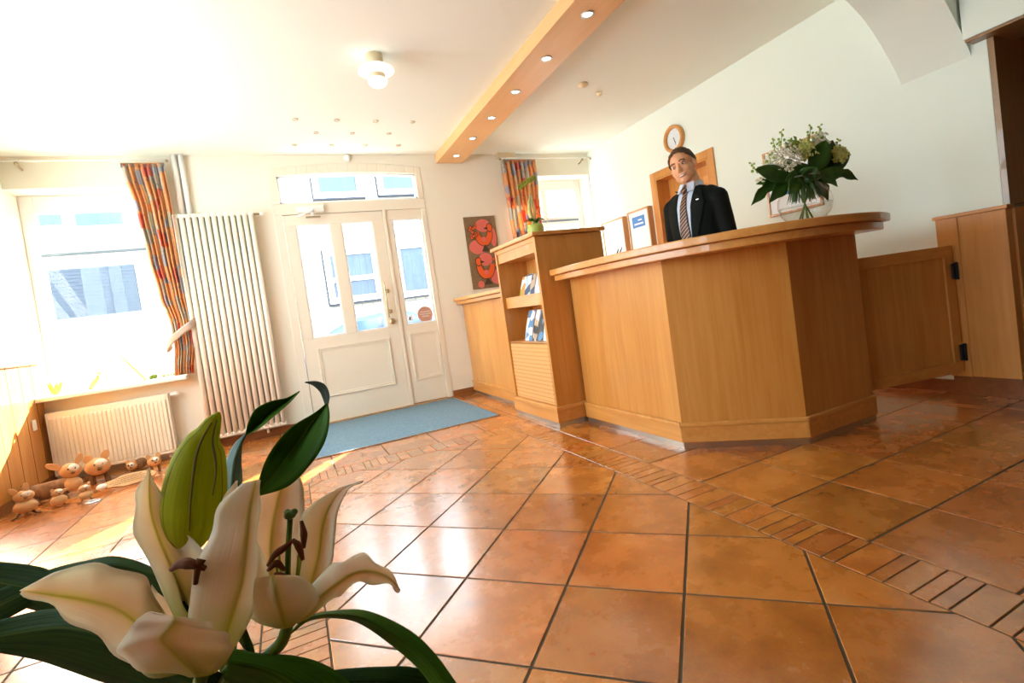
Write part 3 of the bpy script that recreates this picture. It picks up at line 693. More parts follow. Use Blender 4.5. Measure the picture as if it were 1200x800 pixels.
bro = [ # shelf z, y centre, width, height, cover colours, words
 (0.883, 3.585, 0.085, 0.205, (OR_, OR_, GN, W_), 'orange and green brochure, leftmost on the upper rack shelf'),
 (0.883, 3.500, 0.090, 0.215, (MBl, DB, W_, LB), 'blue and dark brochure, second from left on the upper rack shelf'),
 (0.883, 3.415, 0.075, 0.210, (TN, DB, TN, MBl), 'brown and grey brochure in the middle of the upper rack shelf'),
 (0.883, 3.300, 0.130, 0.200, (W_, W_, LB, W_), 'white brochure with pale blue print, right on the upper rack shelf'),
 (0.883, 3.170, 0.110, 0.215, (W_, LB, W_, OR_), 'pale brochure at the right end of the upper rack shelf'),
 (0.601, 3.545, 0.120, 0.215, (LB, W_, MBl, W_), 'light blue brochure, leftmost on the lower rack shelf'),
 (0.601, 3.430, 0.070, 0.215, (TN, W_, OR_, BL_), 'narrow tan brochure, second from left on the lower rack shelf'),
 (0.601, 3.340, 0.080, 0.205, (BL_, BL_, MBl, BL_), 'narrow dark brochure in the middle of the lower rack shelf'),
 (0.601, 3.235, 0.110, 0.220, (LB, MBl, W_, W_), 'pale blue patterned brochure, right on the lower rack shelf'),
 (0.601, 3.145, 0.060, 0.200, (W_, LB, W_, W_), 'white brochure at the right end of the lower rack shelf')]
for k, (z, y, wd, ht, cols, lab) in enumerate(bro):
    ht *= 1.12
    t = thing('brochure', lab, 'brochure', (X0+0.075, y, z), 0, 'brochures on the rack')
    m_ = cover_mat('cover_print_%d' % k, cols, k*1.37)
    def leafm(d): 
        q = MB(); n = 6; rows = []
        th = math.radians(17)
        for i in range(n+1):
            h_ = ht*i/n; bow = 0.006*math.sin(PI*i/n)
            rows.append([(d + h_*math.sin(th)*1.0 - bow, wd/2*s, h_*math.cos(th)) for s in (-1, -0.33, 0.33, 1)])
        return q.grid(rows)
    leafm(0).obj('front_cover', m_, t, solid=0.0012)
    leafm(0.006).obj('pages', M['paper'], t, solid=0.006)

# ---- pier cladding cabinet and swing gate on the right
pc = thing('pier_cabinet', 'half-height birch cabinet box cladding the wall pier at the right, with flat top', 'cabinet', (3.56, 1.5, 0))
cw(MB().box((3.530, 1.336, 0.115), (XR-0.002, 1.655, 1.04)), 'body', M['wood'], pc, bevel=0.003)
cw(MB().box((3.52, 1.326, 1.04), (XR-0.002, 1.665, 1.06)), 'top_board', M['woodh'], pc, bevel=0.003)
cw(MB().box((3.523, 1.548, 0.115), (3.531, 1.652, 1.04)), 'hinge_stile', M['wood'], pc, bevel=0.002)
cw(MB().box((3.555, 1.345, 0.0), (XR-0.002, 1.655, 0.114)), 'plinth', M['wood_dark'], pc)
pc2 = MB().box((XR-0.002, 1.325, 0.115), (XO+0.02, 1.369, 1.04)); cw(pc2, 'end_panel', M['wood'], pc)
gt = thing('swing_gate', 'waist-high birch swing gate hung between the counter end and the pier cabinet', 'gate', (3.2, 1.66, 0.14))
gx0, gx1, gz0, gz1 = 2.83, 3.510, 0.145, 0.885
def gy(x): return 1.752 - (x-gx0)*(1.752-1.592)/(gx1-gx0)
def slab(xa, xb, za, zb, d0, d1):
    q = MB(); n = q.vs([(xa, gy(xa)+d0, za), (xb, gy(xb)+d0, za), (xb, gy(xb)+d1, za), (xa, gy(xa)+d1, za), (xa, gy(xa)+d0, zb), (xb, gy(xb)+d0, zb), (xb, gy(xb)+d1, zb), (xa, gy(xa)+d1, zb)])
    for f_ in ((3,2,1,0),(4,5,6,7),(0,1,5,4),(1,2,6,5),(2,3,7,6),(3,0,4,7)): q.face([n+i for i in f_])
    return q
cw(slab(gx0+0.05, gx1-0.05, gz0+0.05, gz1-0.05, -0.004, 0.012), 'gate_panel', M['wood'], gt)
cw(slab(gx0, gx1, gz1-0.065, gz1, -0.014, 0.018), 'top_rail', M['woodx'], gt, bevel=0.002); cw(slab(gx0, gx1, gz0, gz0+0.065, -0.014, 0.018), 'bottom_rail', M['woodx'], gt, bevel=0.002)
cw(slab(gx0, gx0+0.06, gz0+0.065, gz1-0.065, -0.014, 0.018), 'stile', M['wood'], gt, bevel=0.002); cw(slab(gx1-0.06, gx1, gz0+0.065, gz1-0.065, -0.014, 0.018), 'stile', M['wood'], gt, bevel=0.002)
for z in (0.735, 0.262):
    q = MB(); q.box((gx1-0.03, gy(gx1)-0.022, z-0.045), (gx1+0.008, gy(gx1)-0.013, z+0.045)); q.tube([(gx1+0.004, gy(gx1)-0.024, z-0.05), (gx1+0.004, gy(gx1)-0.024, z+0.05)], 0.008, 10); cw(q, 'hinge', M['dark'], gt)

# ================================================================== radiators, pipes, curtains
rt = thing('column_radiator', 'tall cream column radiator on the wall between left window and door', 'radiator', (-0.455, 5.12, 0.09))
nC = 13; xa, xb = -0.768, -0.140
for k in range(nC):
    x = xa + 0.022 + (xb-xa-0.044)*k/(nC-1)
    b = MB()
    for y in (5.095, 5.150): b.tube([(x, y, 0.115), (x, y, 2.05)], 0.0205, 12)
    child_world(b.obj('column', M['rad'], smooth=True), rt)
for z0 in (0.095, 2.03):
    b = MB()
    for k in range(nC):
        x = xa + 0.022 + (xb-xa-0.044)*k/(nC-1); b.box((x-0.0245, 5.078, z0), (x+0.0245, 5.166, z0+0.036))
    child_world(b.obj('header', M['rad'], bevel=0.008), rt)
b = MB(); b.tube([(xb, 5.12, 2.045), (xb+0.05, 5.12, 2.045)], 0.011, 10); child_world(b.obj('air_valve', M['brass'], smooth=True), rt)
b = MB(); b.tube([(xb+0.05, 5.12, 2.045), (xb+0.09, 5.12, 2.045)], 0.013, 10); child_world(b.obj('valve_cap', M['white'], smooth=True), rt)
for x in (-0.70, -0.30):
    b = MB(); b.tube([(x, 5.12, 0.095), (x, 5.12, 0.055), (x, 5.175, 0.055)], 0.012, 8); child_world(b.obj('wall_pipe', M['rad'], smooth=True), rt)
pp = thing('heating_pipe', 'pair of white heating pipes rising to the ceiling above the tall radiator', 'pipe', (-0.67, 5.15, 2.07), 0)
for x in (-0.690, -0.636): child_world(MB().tube([(x, 5.15, 2.066), (x, 5.15, CE-0.001)], 0.021, 12).obj('pipe', M['white'], smooth=True), pp)

r2 = thing('panel_radiator', 'low white ribbed panel radiator under the left window sill', 'radiator', (-1.41, 5.12, 0.05))
A0, A1, B0, B1 = -1.812, -1.003, 0.060, 0.560
n = 27; rows = []
prof = []
for i in range(n):
    x0_ = A0+0.014+(A1-A0-0.028)*i/n; wdt = (A1-A0-0.028)/n
    prof += [(x0_+wdt*0.05, 5.078), (x0_+wdt*0.22, 5.068), (x0_+wdt*0.62, 5.068), (x0_+wdt*0.80, 5.078)]
zs = [B0+0.02, B0+0.032, B1-0.055, B1-0.043]
rows = [[(x, 5.078 if j in (0, 3) else y, z) for x, y in prof] for j, z in enumerate(zs)]
b = MB(); b.grid(rows); child_world(b.obj('ribbed_panel', M['rad'], solid=0.003), r2)
b = MB(); b.frame(A0, A1, B0, B1, 5.074, 5.16, 0.014, 0.014, 0.02, 0.045); b.box((A0+0.014, 5.10, B0+0.02), (A1-0.014, 5.12, B1-0.045)); child_world(b.obj('casing', M['rad'], bevel=0.003), r2)
b = MB(); b.lathe([(0.0, 0.0), (0.017, 0.0), (0.02, 0.01), (0.02, 0.05), (0.014, 0.058), (0, 0.058)], (A1+0.012, 5.12, 0.545), 20, 'x'); child_world(b.obj('thermostat_knob', M['white'], smooth=True), r2)
b = MB(); b.tube([(A1-0.06, 5.12, 0.06), (A1-0.06, 5.12, 0.022), (A1+0.05, 5.12, 0.022), (A1+0.05, 5.17, 0.022)], 0.012, 8); child_world(b.obj('feed_pipe', M['rad'], smooth=True), r2)
b = MB(); b.tube([(A1, 5.12, 0.09), (A1+0.04, 5.12, 0.09), (A1+0.04, 5.17, 0.09)], 0.008, 8); child_world(b.obj('return_valve', M['brass'], smooth=True), r2)

def curtain_material():
    m = mat('patchwork_curtain_cloth', srgb(230, 160, 90), 0.9, sheen=0.2); nt, N, L, b = nodes(m)
    at_ = N.new('ShaderNodeUVMap'); mp = N.new('ShaderNodeMapping'); mp.inputs['Scale'].default_value = (8.5, 8.5, 1)
    nz = N.new('ShaderNodeTexNoise'); nz.inputs['Scale'].default_value = 3.2; nz.inputs['Detail'].default_value = 3
    sub = N.new('ShaderNodeVectorMath'); sub.operation = 'SUBTRACT'; sub.inputs[1].default_value = (0.5, 0.5, 0.5)
    scl = N.new('ShaderNodeVectorMath'); scl.operation = 'SCALE'; scl.inputs['Scale'].default_value = 0.16
    add = N.new('ShaderNodeVectorMath'); add.operation = 'ADD'
    L.new(at_.outputs[0], nz.inputs['Vector']); L.new(nz.outputs['Color'], sub.inputs[0]); L.new(sub.outputs[0], scl.inputs[0])
    L.new(at_.outputs[0], add.inputs[0]); L.new(scl.outputs[0], add.inputs[1]); L.new(add.outputs[0], mp.inputs[0])
    v = N.new('ShaderNodeTexVoronoi'); v.distance = 'CHEBYCHEV'; v.inputs['Scale'].default_value = 1.0; v.inputs['Randomness'].default_value = 0.75
    L.new(mp.outputs[0], v.inputs['Vector']); sp = N.new('ShaderNodeSeparateColor'); L.new(v.outputs['Color'], sp.inputs[0])
    pal = [(0.0, srgb(242,182,122)), (0.2, srgb(204,194,176)), (0.36, srgb(242,186,128)), (0.50, srgb(178,180,190)), (0.62, srgb(240,176,116)), (0.80, srgb(232,112,70)), (0.86, srgb(214,202,172)), (0.96, srgb(228,120,104))]
    r = ramp(N, pal, 'CONSTANT'); L.new(sp.outputs[0], r.inputs[0])
    v2 = N.new('ShaderNodeTexNoise'); v2.inputs['Scale'].default_value = 26; v2.inputs['Detail'].default_value = 2; L.new(at_.outputs[0], v2.inputs['Vector'])
    r2_ = ramp(N, [(0.0, (0,0,0,1)), (0.62, (0,0,0,1)), (0.70, (0.7,0.7,0.7,1))]); L.new(v2.outputs['Fac'], r2_.inputs[0])
    mx = N.new('ShaderNodeMix'); mx.data_type = 'RGBA'; mx.inputs[7].default_value = srgb(110, 130, 160); L.new(r2_.outputs[0], mx.inputs[0]); L.new(r.outputs[0], mx.inputs[6])
    L.new(mx.outputs[2], b.inputs['Base Color'])
    tr = N.new('ShaderNodeBsdfTranslucent'); ms = N.new('ShaderNodeMixShader'); ms.inputs[0].default_value = 0.35
    L.new(mx.outputs[2], tr.inputs[0]); out = N['Material Output']; L.new(b.outputs[0], ms.inputs[1]); L.new(tr.outputs[0], ms.inputs[2]); L.new(ms.outputs[0], out.inputs[0])
    return m
M['curt'] = curtain_material()
def curtain(root, edges, yc, zs, folds, width, seed, gather=None):
    """edges: list of (z, xl, xr); folds of cloth between them"""
    rnd = random.Random(seed); ph = [rnd.uniform(0, 6) for _ in range(4)]
    nu, nv = 90, 46; zt, zb_ = edges[0][0], edges[-1][0]
    def ed(z):
        for (z0, a0, c0), (z1, a1, c1) in zip(edges, edges[1:]):
            if z <= z0 and z >= z1: t = (z0-z)/(z0-z1); t = t*t*(3-2*t); return a0+(a1-a0)*t, c0+(c1-c0)*t
        return edges[-1][1:]
    rows = []
    for j in range(nv+1):
        z = zt+(zb_-zt)*j/nv; l, r_ = ed(z); wd = r_-l; row = []
        amp = 0.012+0.022*min(1, (zt-z)/0.15)
        if gather: amp *= 0.45+0.55*min(1, abs(z-gather)/0.5)
        for i in range(nu+1):
            u = i/nu; a = 2*PI*folds*u + ph[0] + 0.5*math.sin(3*u+ph[1]); y = yc + amp*math.sin(a) + 0.35*amp*math.sin(2.3*a+ph[2]+z*1.1)
            row.append((l + wd*(u + 0.012*math.sin(a*1.0+1.3)), y, z))
        rows.append(row)
    b = MB(); b.grid(rows); o = b.obj('cloth', M['curt'], smooth=True)
    uv = o.data.uv_layers.new(name='UVMap')
    for p in o.data.polygons:
        for li, vi in zip(p.loop_indices, p.vertices):
            j, i = divmod(vi, nu+1); uv.data[li].uv = (i/nu*width, (zt-zb_)*(1-j/nv))
    m_ = o.modifiers.new('so', 'SOLIDIFY'); m_.thickness = 0.0015
    child_world(o, root)
    # gathered heading: narrow pleats
    rows = []
    for j in range(3):
        z = zt+0.0-0.02*j+0.012; l, r_ = ed(zt)
        rows.append([(l+(r_-l)*i/160, yc-0.004+(0.009+0.003*j)*math.sin(i*1.25), z) for i in range(161)])
    hb = MB(); hb.grid(rows); h_ = hb.obj('pleated_heading', M['curt'], smooth=True, solid=0.001)
    uv = h_.data.uv_layers.new(name='UVMap')
    for p in h_.data.polygons:
        for li, vi in zip(p.loop_indices, p.vertices): j, i = divmod(vi, 161); uv.data[li].uv = (i/160*width, 3-0.02*j)
    child_world(h_, root)
    return o
ct = thing('curtain', 'orange patchwork curtain tied back at the left window beside the tall radiator', 'curtain', (-0.9, 5.09, 0.7), 0, 'orange patchwork curtains')
ex = lambda px, py: at(px, py, 5.09)
pl_ = [(141,193,193,192), (160,250,204,250), (173,300,212,300), (186,345,220,345), (200,383,226,376), (204,404,229,400), (205,440,229,437)]
E_ = []
for a, ya, c, yc_ in pl_:
    pa, pc_ = ex(a, ya), ex(c, yc_); E_.append(((pa.z+pc_.z)/2, pa.x, pc_.x))
curtain(ct, E_, 5.09, None, 7.5, 0.75, 3, gather=E_[4][0])
tb = MB(); pts = [ex(224, 381) + Vector((0, -0.055, 0)), ex(210, 392) + Vector((0, -0.065, 0)), ex(198, 404) + Vector((0, -0.06, 0))]
rows = [[p + Vector((0, 0.0, dz)) for dz in (-0.035, -0.012, 0.012, 0.035)] for p in smooth_pts([ex(229,377)+Vector((0,0,0)), *pts, ex(195, 409)+Vector((0,0.02,0)), ex(200, 404)+Vector((0, 0.05, 0))], 14)]
tb.grid(rows); M['tie'] = mottled('tieback_cloth', srgb(214, 190, 158), srgb(190, 170, 168), 18, 0.9); child_world(tb.obj('tieback', M['tie'], smooth=True, solid=0.003), ct)
ct2 = thing('curtain', 'orange patchwork curtain hanging straight at the right window behind the rack', 'curtain', (2.6, 5.09, 0.7), 0, 'orange patchwork curtains')
curtain(ct2, [(2.497, 2.405, 2.822), (1.9, 2.42, 2.80), (1.3, 2.45, 2.80), (0.7, 2.44, 2.82)], 5.09, None, 7.5, 0.9, 11)
def rod(label, x0, x1, z, brx):
    t = thing('curtain_rod', label, 'curtain rod', ((x0+x1)/2, 5.09, z))
    child_world(MB().tube([(x0, 5.09, z+0.008), (x1, 5.09, z+0.008)], 0.006, 8).obj('rail', M['white'], smooth=True), t)
    for x in brx:
        q = MB(); q.tube([(x, 5.09, z-0.004), (x, 5.14, z-0.03), (x, YW-0.002, z-0.035)], 0.008, 6); q.ball((x, 5.09, z-0.012), 0.015, 10, 6); child_world(q.obj('bracket', M['brass'], smooth=True), t)
    for x in (x0, x1): child_world(MB().ball((x, 5.09, z), 0.013, 10, 8).obj('end_knob', M['brass'], smooth=True), t)
rod('thin curtain rod along the top of the left window wall', -1.852, -0.735, 2.528, (-1.72,))
rod('thin curtain rod above the right window', 2.392, 3.585, 2.515, (2.44, 3.47))
tag(MB().box((2.38, 5.12, 2.545), (2.60, YW-0.001, 2.60)).obj('rod_board', M['porc'], bevel=0.003), 'small white wooden mounting board above the right curtain end', 'board')

# ---- ceiling lamps
M['opal'] = mat('opal_glass', srgb(250, 250, 244), 0.25, emit=(1.0, 0.98, 0.92), es=0.55)
def ceiling_lamp(x, y, label):
    t = thing('ceiling_lamp', label, 'lamp', (x, y, CE), 0, 'opal glass ceiling lamps')
    MB().lathe([(0.052, 0), (0.053, -0.035), (0.055, -0.037), (0.051, -0.045), (0.055, -0.05), (0.051, -0.058), (0.054, -0.062), (0.05, -0.072), (0.0, -0.072)], seg=28).obj('base', M['porc'], t, smooth=True)
    MB().lathe([(0.045, -0.070), (0.085, -0.080), (0.112, -0.098), (0.114, -0.106), (0.108, -0.110), (0.080, -0.098), (0.040, -0.088)], seg=36, cap=False).obj('upper_shade', M['opal'], t, smooth=True)
    MB().lathe([(0.018, -0.070), (0.018, -0.135)], seg=12).obj('stem', M['opal'], t, smooth=True)
    MB().lathe([(0.05, -0.125), (0.052, -0.13), (0.052, -0.152), (0.05, -0.155), (0.0, -0.155)], seg=28).obj('collar', M['porc'], t, smooth=True)
    MB().lathe([(0.05, -0.153), (0.060, -0.162), (0.060, -0.178), (0.045, -0.196), (0.02, -0.208), (0.0, -0.211)], seg=28).obj('lower_shade', M['opal'], t, smooth=True)
ceiling_lamp(0.742, 3.24, 'white opal glass ceiling lamp left of the wooden beam')
ceiling_lamp(-0.375, 2.566, 'white opal glass ceiling lamp cut off by the top left picture edge')
for x, y, r, lb in ((2.45, 3.442, 0.04, 'larger of two small ceiling detectors right of the beam'), (2.705, 3.583, 0.024, 'smaller of two small ceiling detectors right of the beam')):
    t = thing('smoke_detector', lb, 'detector', (x, y, CE), 0, 'ceiling detectors')
    MB().lathe([(r, 0), (r, -0.014), (r*0.8, -0.022), (r*0.3, -0.03), (0.0, -0.032)], seg=24).obj('detector_body', M['porc'], t, smooth=True)

# ---- wall clock on the right wall
ck = thing('wall_clock', 'round wooden wall clock above the door behind the man', 'clock', (XR-0.001, 3.69, 2.25))
CR = 0.128
MB().lathe([(CR, 0.0), (CR, -0.032), (CR-0.012, -0.04), (CR-0.03, -0.036), (CR-0.034, -0.02), (CR-0.034, 0.0)], (0,0,0), 48, 'x', cap=False).obj('clock_rim', M['woodx'], ck, smooth=True)
M['dial'] = mat('clock_dial', srgb(226, 234, 236), 0.4)
MB().lathe([(0.0, -0.012), (CR-0.033, -0.012), (CR-0.033, 0.0)], (0,0,0), 40, 'x').obj('dial', M['dial'], ck)
def hand(name, ang, ln_, w_):
    d = Vector((0, -math.sin(ang), math.cos(ang))); nrm = Vector((0, -d.z, d.y)); b = MB()
    a = -d*0.015; e = d*ln_
    n = b.vs([Vector((-0.017,0,0))+a+nrm*w_, Vector((-0.017,0,0))+a-nrm*w_, Vector((-0.017,0,0))+e-nrm*w_*0.4, Vector((-0.017,0,0))+e+nrm*w_*0.4]); b.face((n, n+1, n+2, n+3))
    b.obj(name, M['black'], ck, solid=0.001)
hand('hour_hand', math.radians(158), 0.045, 0.004); hand('minute_hand', math.radians(166), 0.07, 0.003)
q = MB()
for k in range(12):
    a = k*PI/6; d = Vector((0, math.sin(a), math.cos(a))); q.box(Vector((-0.0145,0,0))+d*0.081-Vector((0,0.0015,0.0015)), Vector((-0.013,0,0))+d*0.081+Vector((0,0.0015,0.0015)))
q.obj('hour_marks', M['black'], ck)

# ---- framed certificates on the right wall
M['framewd'] = wood('frame_wood', srgb(214, 160, 104), srgb(196, 138, 82), 2)
def wall_frame(label, ya, yb_, z0, z1, depth, content, group='framed certificates on the side wall'):
    t = thing('picture_frame', label, 'framed picture', (XR-depth, (ya+yb_)/2, (z0+z1)/2), 0, group)
    hw, hh = abs(yb_-ya)/2, (z1-z0)/2; f = MB(); th = 0.018
    f.box((0, -hw, -hh), (depth, -hw+th, hh)); f.box((0, hw-th, -hh), (depth, hw, hh)); f.box((0, -hw+th, -hh), (depth, hw-th, -hh+th)); f.box((0, -hw+th, hh-th), (depth, hw-th, hh))
    f.obj('frame', M['framewd'], t, bevel=0.002)
    MB().box((0.010, -hw+th, -hh+th), (depth, hw-th, hh-th)).obj('sheet', M['paper'], t)
    content(t, hw, hh, 0.0088); return t
def c_blue(t, hw, hh, x):
    MB().box((x, -hw*0.55, hh*0.25), (x+0.001, hw*0.62, hh*0.72)).obj('blue_header', M['paperblue'], t)
    q = MB(); q.box((x-0.001, -hw*0.3, hh*0.52), (x, hw*0.05, hh*0.58)); q.box((x-0.001, -hw*0.4, hh*0.36), (x, hw*0.45, hh*0.43)); q.obj('header_lettering', M['paper'], t)
    MB().box((x, -hw*0.35, -hh*0.72), (x+0.001, hw*0.4, -hh*0.69)).obj('footer_line', M['ink'], t)
def c_plain(t, hw, hh, x):
    MB().box((x, -hw*0.2, -hh*0.05), (x+0.001, hw*0.3, hh*0.12)).obj('faint_emblem', mat('faint_print', srgb(226, 230, 232), 0.6), t)
def c_strip(t, hw, hh, x):
    MB().box((x, hw*0.05, -hh*0.42), (x+0.001, hw*0.72, -hh*0.30)).obj('blue_strip', mat('strong_blue_print', srgb(30, 110, 200), 0.5), t)
wall_frame('pale certificate in a thin wooden frame, farthest left above the counter', 4.975, 4.56, 1.20, 1.70, 0.065, c_plain)
wall_frame('certificate with a blue header in a wooden frame beside the door', 4.478, 4.128, 1.22, 1.715, 0.065, c_blue)
wall_frame('framed white certificate with a blue strip hanging behind the flower vase', 2.775, 2.335, 1.295, 1.80, 0.022, c_strip)

# ---- bird painting on the far wall
pt = thing('bird_painting', 'tall narrow picture of two orange birds on pink hanging by the rack', 'painting', (2.075, YW-0.014, 1.515))
PW, PH = 0.185, 0.398
M['p_brown'] = mottled('painted_brown', srgb(146, 118, 84), srgb(124, 98, 68), 40, 0.7); M['p_or'] = mat('painted_orange', srgb(236, 98, 36), 0.7); M['p_pink'] = mat('painted_pink', srgb(228, 116, 104), 0.7); M['p_dk'] = mat('painted_outline', srgb(84, 62, 42), 0.7)
MB().box((-PW, 0, -PH), (PW, 0.013, PH)).obj('board', M['p_brown'], pt, bevel=0.002)
lay = [0]
def flat(pts, m, name):
    lay[0] += 1; y = -0.0004*lay[0]; b = MB(); P_ = [(x, z) for x, z in pts]
    b.prism_y(P_, y, y+0.0006); return b.obj(name, m, pt)
# picture coordinates: u 0..1 to the right, v 0..1 down
uv_ = lambda u, v: (-PW+2*PW*u, PH-2*PH*v)
def blob(cu, cv, ru, rv, m, name, a0=0, a1=360, seg=26): flat([uv_(cu+ru*math.cos(math.radians(a0+(a1-a0)*i/seg)), cv+rv*math.sin(math.radians(a0+(a1-a0)*i/seg))) for i in range(seg + (1 if a1-a0 < 360 else 0))], m, name)
def crescent(cu, cv, ru, rv, tu, tv, m, name, flip=1, grow=0.0):
    out = []; k = 24
    for i in range(k+1): a = PI*i/k; out.append((cu+flip*(ru+grow)*math.cos(a), cv+(rv+grow*0.5)*math.sin(a)))
    for i in range(k+1): a = PI*(k-i)/k; out.append((cu+flip*((ru-tu)-grow)*math.cos(a), cv-0.01+((rv-tv)-grow*0.5)*math.sin(a)))
    flat([uv_(u, v) for u, v in out], m, name)
blob(0.58, 0.13, 0.24, 0.09, M['p_pink'], 'pink_patch'); blob(0.33, 0.42, 0.27, 0.10, M['p_pink'], 'pink_patch'); blob(0.86, 0.30, 0.10, 0.13, M['p_pink'], 'pink_patch')
blob(0.52, 0.60, 0.22, 0.09, M['p_pink'], 'pink_patch'); blob(0.80, 0.86, 0.19, 0.10, M['p_pink'], 'pink_patch'); blob(0.27, 0.94, 0.10, 0.05, M['p_pink'], 'pink_patch')
for cu, cv, fl in ((0.56, 0.22, 1), (0.49, 0.68, -1)):
    crescent(cu, cv, 0.29, 0.19, 0.15, 0.10, M['p_dk'], 'bird_outline', fl, 0.02); crescent(cu, cv, 0.29, 0.19, 0.15, 0.10, M['p_or'], 'bird_body', fl)
    hx = cu+fl*0.215
    blob(hx, cv-0.055, 0.10, 0.065, M['p_dk'], 'head_outline'); blob(hx, cv-0.055, 0.08, 0.052, M['p_or'], 'bird_head')
    flat([uv_(hx-fl*0.07, cv-0.075), uv_(hx-fl*0.20, cv-0.045), uv_(hx-fl*0.06, cv-0.03)], M['p_dk'], 'beak')
    blob(cu-0.01, cv+0.10, 0.07, 0.035, M['p_pink'], 'wing_spot')
    flat([uv_(cu-0.12, cv+0.27), uv_(cu-0.02, cv+0.18), uv_(cu+0.02, cv+0.18), uv_(cu+0.14, cv+0.27)], M['p_dk'], 'feet')
for cx0, cy0, nn in ((0.24, 0.15, 12), (0.24, 0.30, 4), (0.84, 0.55, 8), (0.88, 0.72, 3)):
    rnd = random.Random(int(cx0*100)+nn)
    for k in range(nn):
        u = min(0.93, max(0.09, cx0+rnd.uniform(-0.11, 0.11))); v = cy0+rnd.uniform(-0.08, 0.08)*(nn/10+0.2)
        blob(u, v, 0.045, 0.026, M['p_dk'], 'berry_outline', seg=12); blob(u, v, 0.034, 0.019, M['p_or'], 'berry', seg=12)

# ---- plant on the rack
pot = thing('potted_orchid', 'small green pot with a tall thin orchid on top of the brochure rack', 'plant', (1.775, 3.33, 1.3725))
M['potg'] = mat('pot_green', srgb(176, 186, 84), 0.45); M['leafd'] = mottled('dark_leaf', srgb(48, 92, 28), srgb(70, 120, 40), 20, 0.4); M['orch'] = mottled('yellow_green_petal', srgb(190, 200, 90), srgb(160, 180, 60), 30, 0.5); M['palestem'] = mat('pale_stem', srgb(222, 226, 190), 0.5)
MB().lathe([(0.0, 0.0), (0.048, 0.0), (0.060, 0.03), (0.063, 0.07), (0.056, 0.095), (0.050, 0.097), (0.045, 0.085), (0.0, 0.082)], seg=28).obj('flower_pot', M['potg'], pot, smooth=True)
def leaf_surf(b, base, tip, w_, up, droop=0.0, n=8):
    base, tip, up = Vector(base), Vector(tip), Vector(up); d = tip-base; side = d.cross(up).normalized(); rows = []
    for i in range(n+1):
        t = i/n; c = base + d*t + up*(math.sin(PI*t)*droop); ww = w_*math.sin(PI*min(1, t*0.94+0.06))**0.8
        rows.append([c - side*ww + up*ww*0.25, c, c + side*ww + up*ww*0.25])
    b.grid(rows)
b = MB()
for a, l_ in ((0.2, 0.10), (2.3, 0.09), (3.6, 0.10), (5.2, 0.08)): leaf_surf(b, (0, 0, 0.09), (l_*math.cos(a), l_*math.sin(a), 0.125), 0.022, (0, 0, 1), 0.02)
b.obj('basal_leaves', M['leafd'], pot, smooth=True, solid=0.0015)
MB().tube([(0, 0, 0.08), (0.005, 0, 0.2), (-0.01, 0, 0.32), (0.0, 0, 0.38), (0.03, 0, 0.43)], 0.003, 6).obj('flower_stem', M['orch'], pot, smooth=True)
b = MB(); rnd = random.Random(5)
for k, (dx, dz) in enumerate(((-0.085, 0.375), (-0.06, 0.392), (-0.035, 0.405), (-0.01, 0.42), (0.015, 0.432), (0.04, 0.44))):
    for m_ in range(5):
        a = m_*PI*2/5+k; leaf_surf(b, (dx, 0, dz), (dx+0.026*math.cos(a), -0.008, dz+0.022*math.sin(a)), 0.011, (0, -1, 0), 0.004, 4)
b.obj('blossoms', M['orch'], pot, smooth=True, solid=0.001)
b = MB(); b.tube([(-0.01, -0.01, 0.09), (-0.035, -0.01, 0.18), (-0.03, -0.01, 0.26), (-0.015, -0.01, 0.30)], [0.012, 0.017, 0.013, 0.004], 8); b.tube([(0.0, -0.01, 0.09), (0.01, -0.01, 0.2), (0.005, -0.01, 0.30)], [0.006, 0.008, 0.002], 8); b.obj('pale_shoots', mottled('pale_shoot', srgb(228, 206, 140), srgb(206, 200, 120), 30, 0.6), pot, smooth=True)
MB().tube([(0.06, 0, 0.07), (0.105, 0, 0.10), (0.115, 0, 0.16), (0.085, 0, 0.215)], 0.0025, 6).obj('curved_root', M['palestem'], pot, smooth=True)

# ---- black pens in a small holder on the counter
PB = cp(723, 300, 3.30); PB.z = 1.098
hd_ = thing('pen_holder', 'small dark pen holder on the counter near the rack, mostly hidden by its edge', 'pen holder', PB)
MB().lathe([(0.0, 0.004), (0.022, 0.004), (0.024, 0.0), (0.028, 0.0), (0.029, 0.030), (0.026, 0.030), (0.024, 0.006)], seg=20, cap=False).obj('holder_cup', M['black'], hd_, smooth=True)
for (px_, py_), nm, r_, o_ in (((724.5, 291.5), 'left', 0.0055, -0.008), ((729, 289), 'right', 0.0045, 0.008)):
    tip = cp(px_, py_, 3.30); foot = PB + Vector((o_, 0, 0.012)); d_ = tip-foot
    pn = thing('pen', 'black slanting pen sticking up behind the counter edge, the %s one of two' % nm, 'pen', foot, 0, 'pens in the holder')
    MB().tube([(0, 0, 0), d_*0.85, d_], [r_, r_, r_*0.5], 8).obj('barrel', M['black'], pn, smooth=True)
    MB().tube([d_*0.72+Vector((-r_*1.3, -r_, 0)), d_*0.97+Vector((-r_*1.3, -r_, 0))], 0.0012, 6).obj('clip', M['steel'], pn, smooth=True)
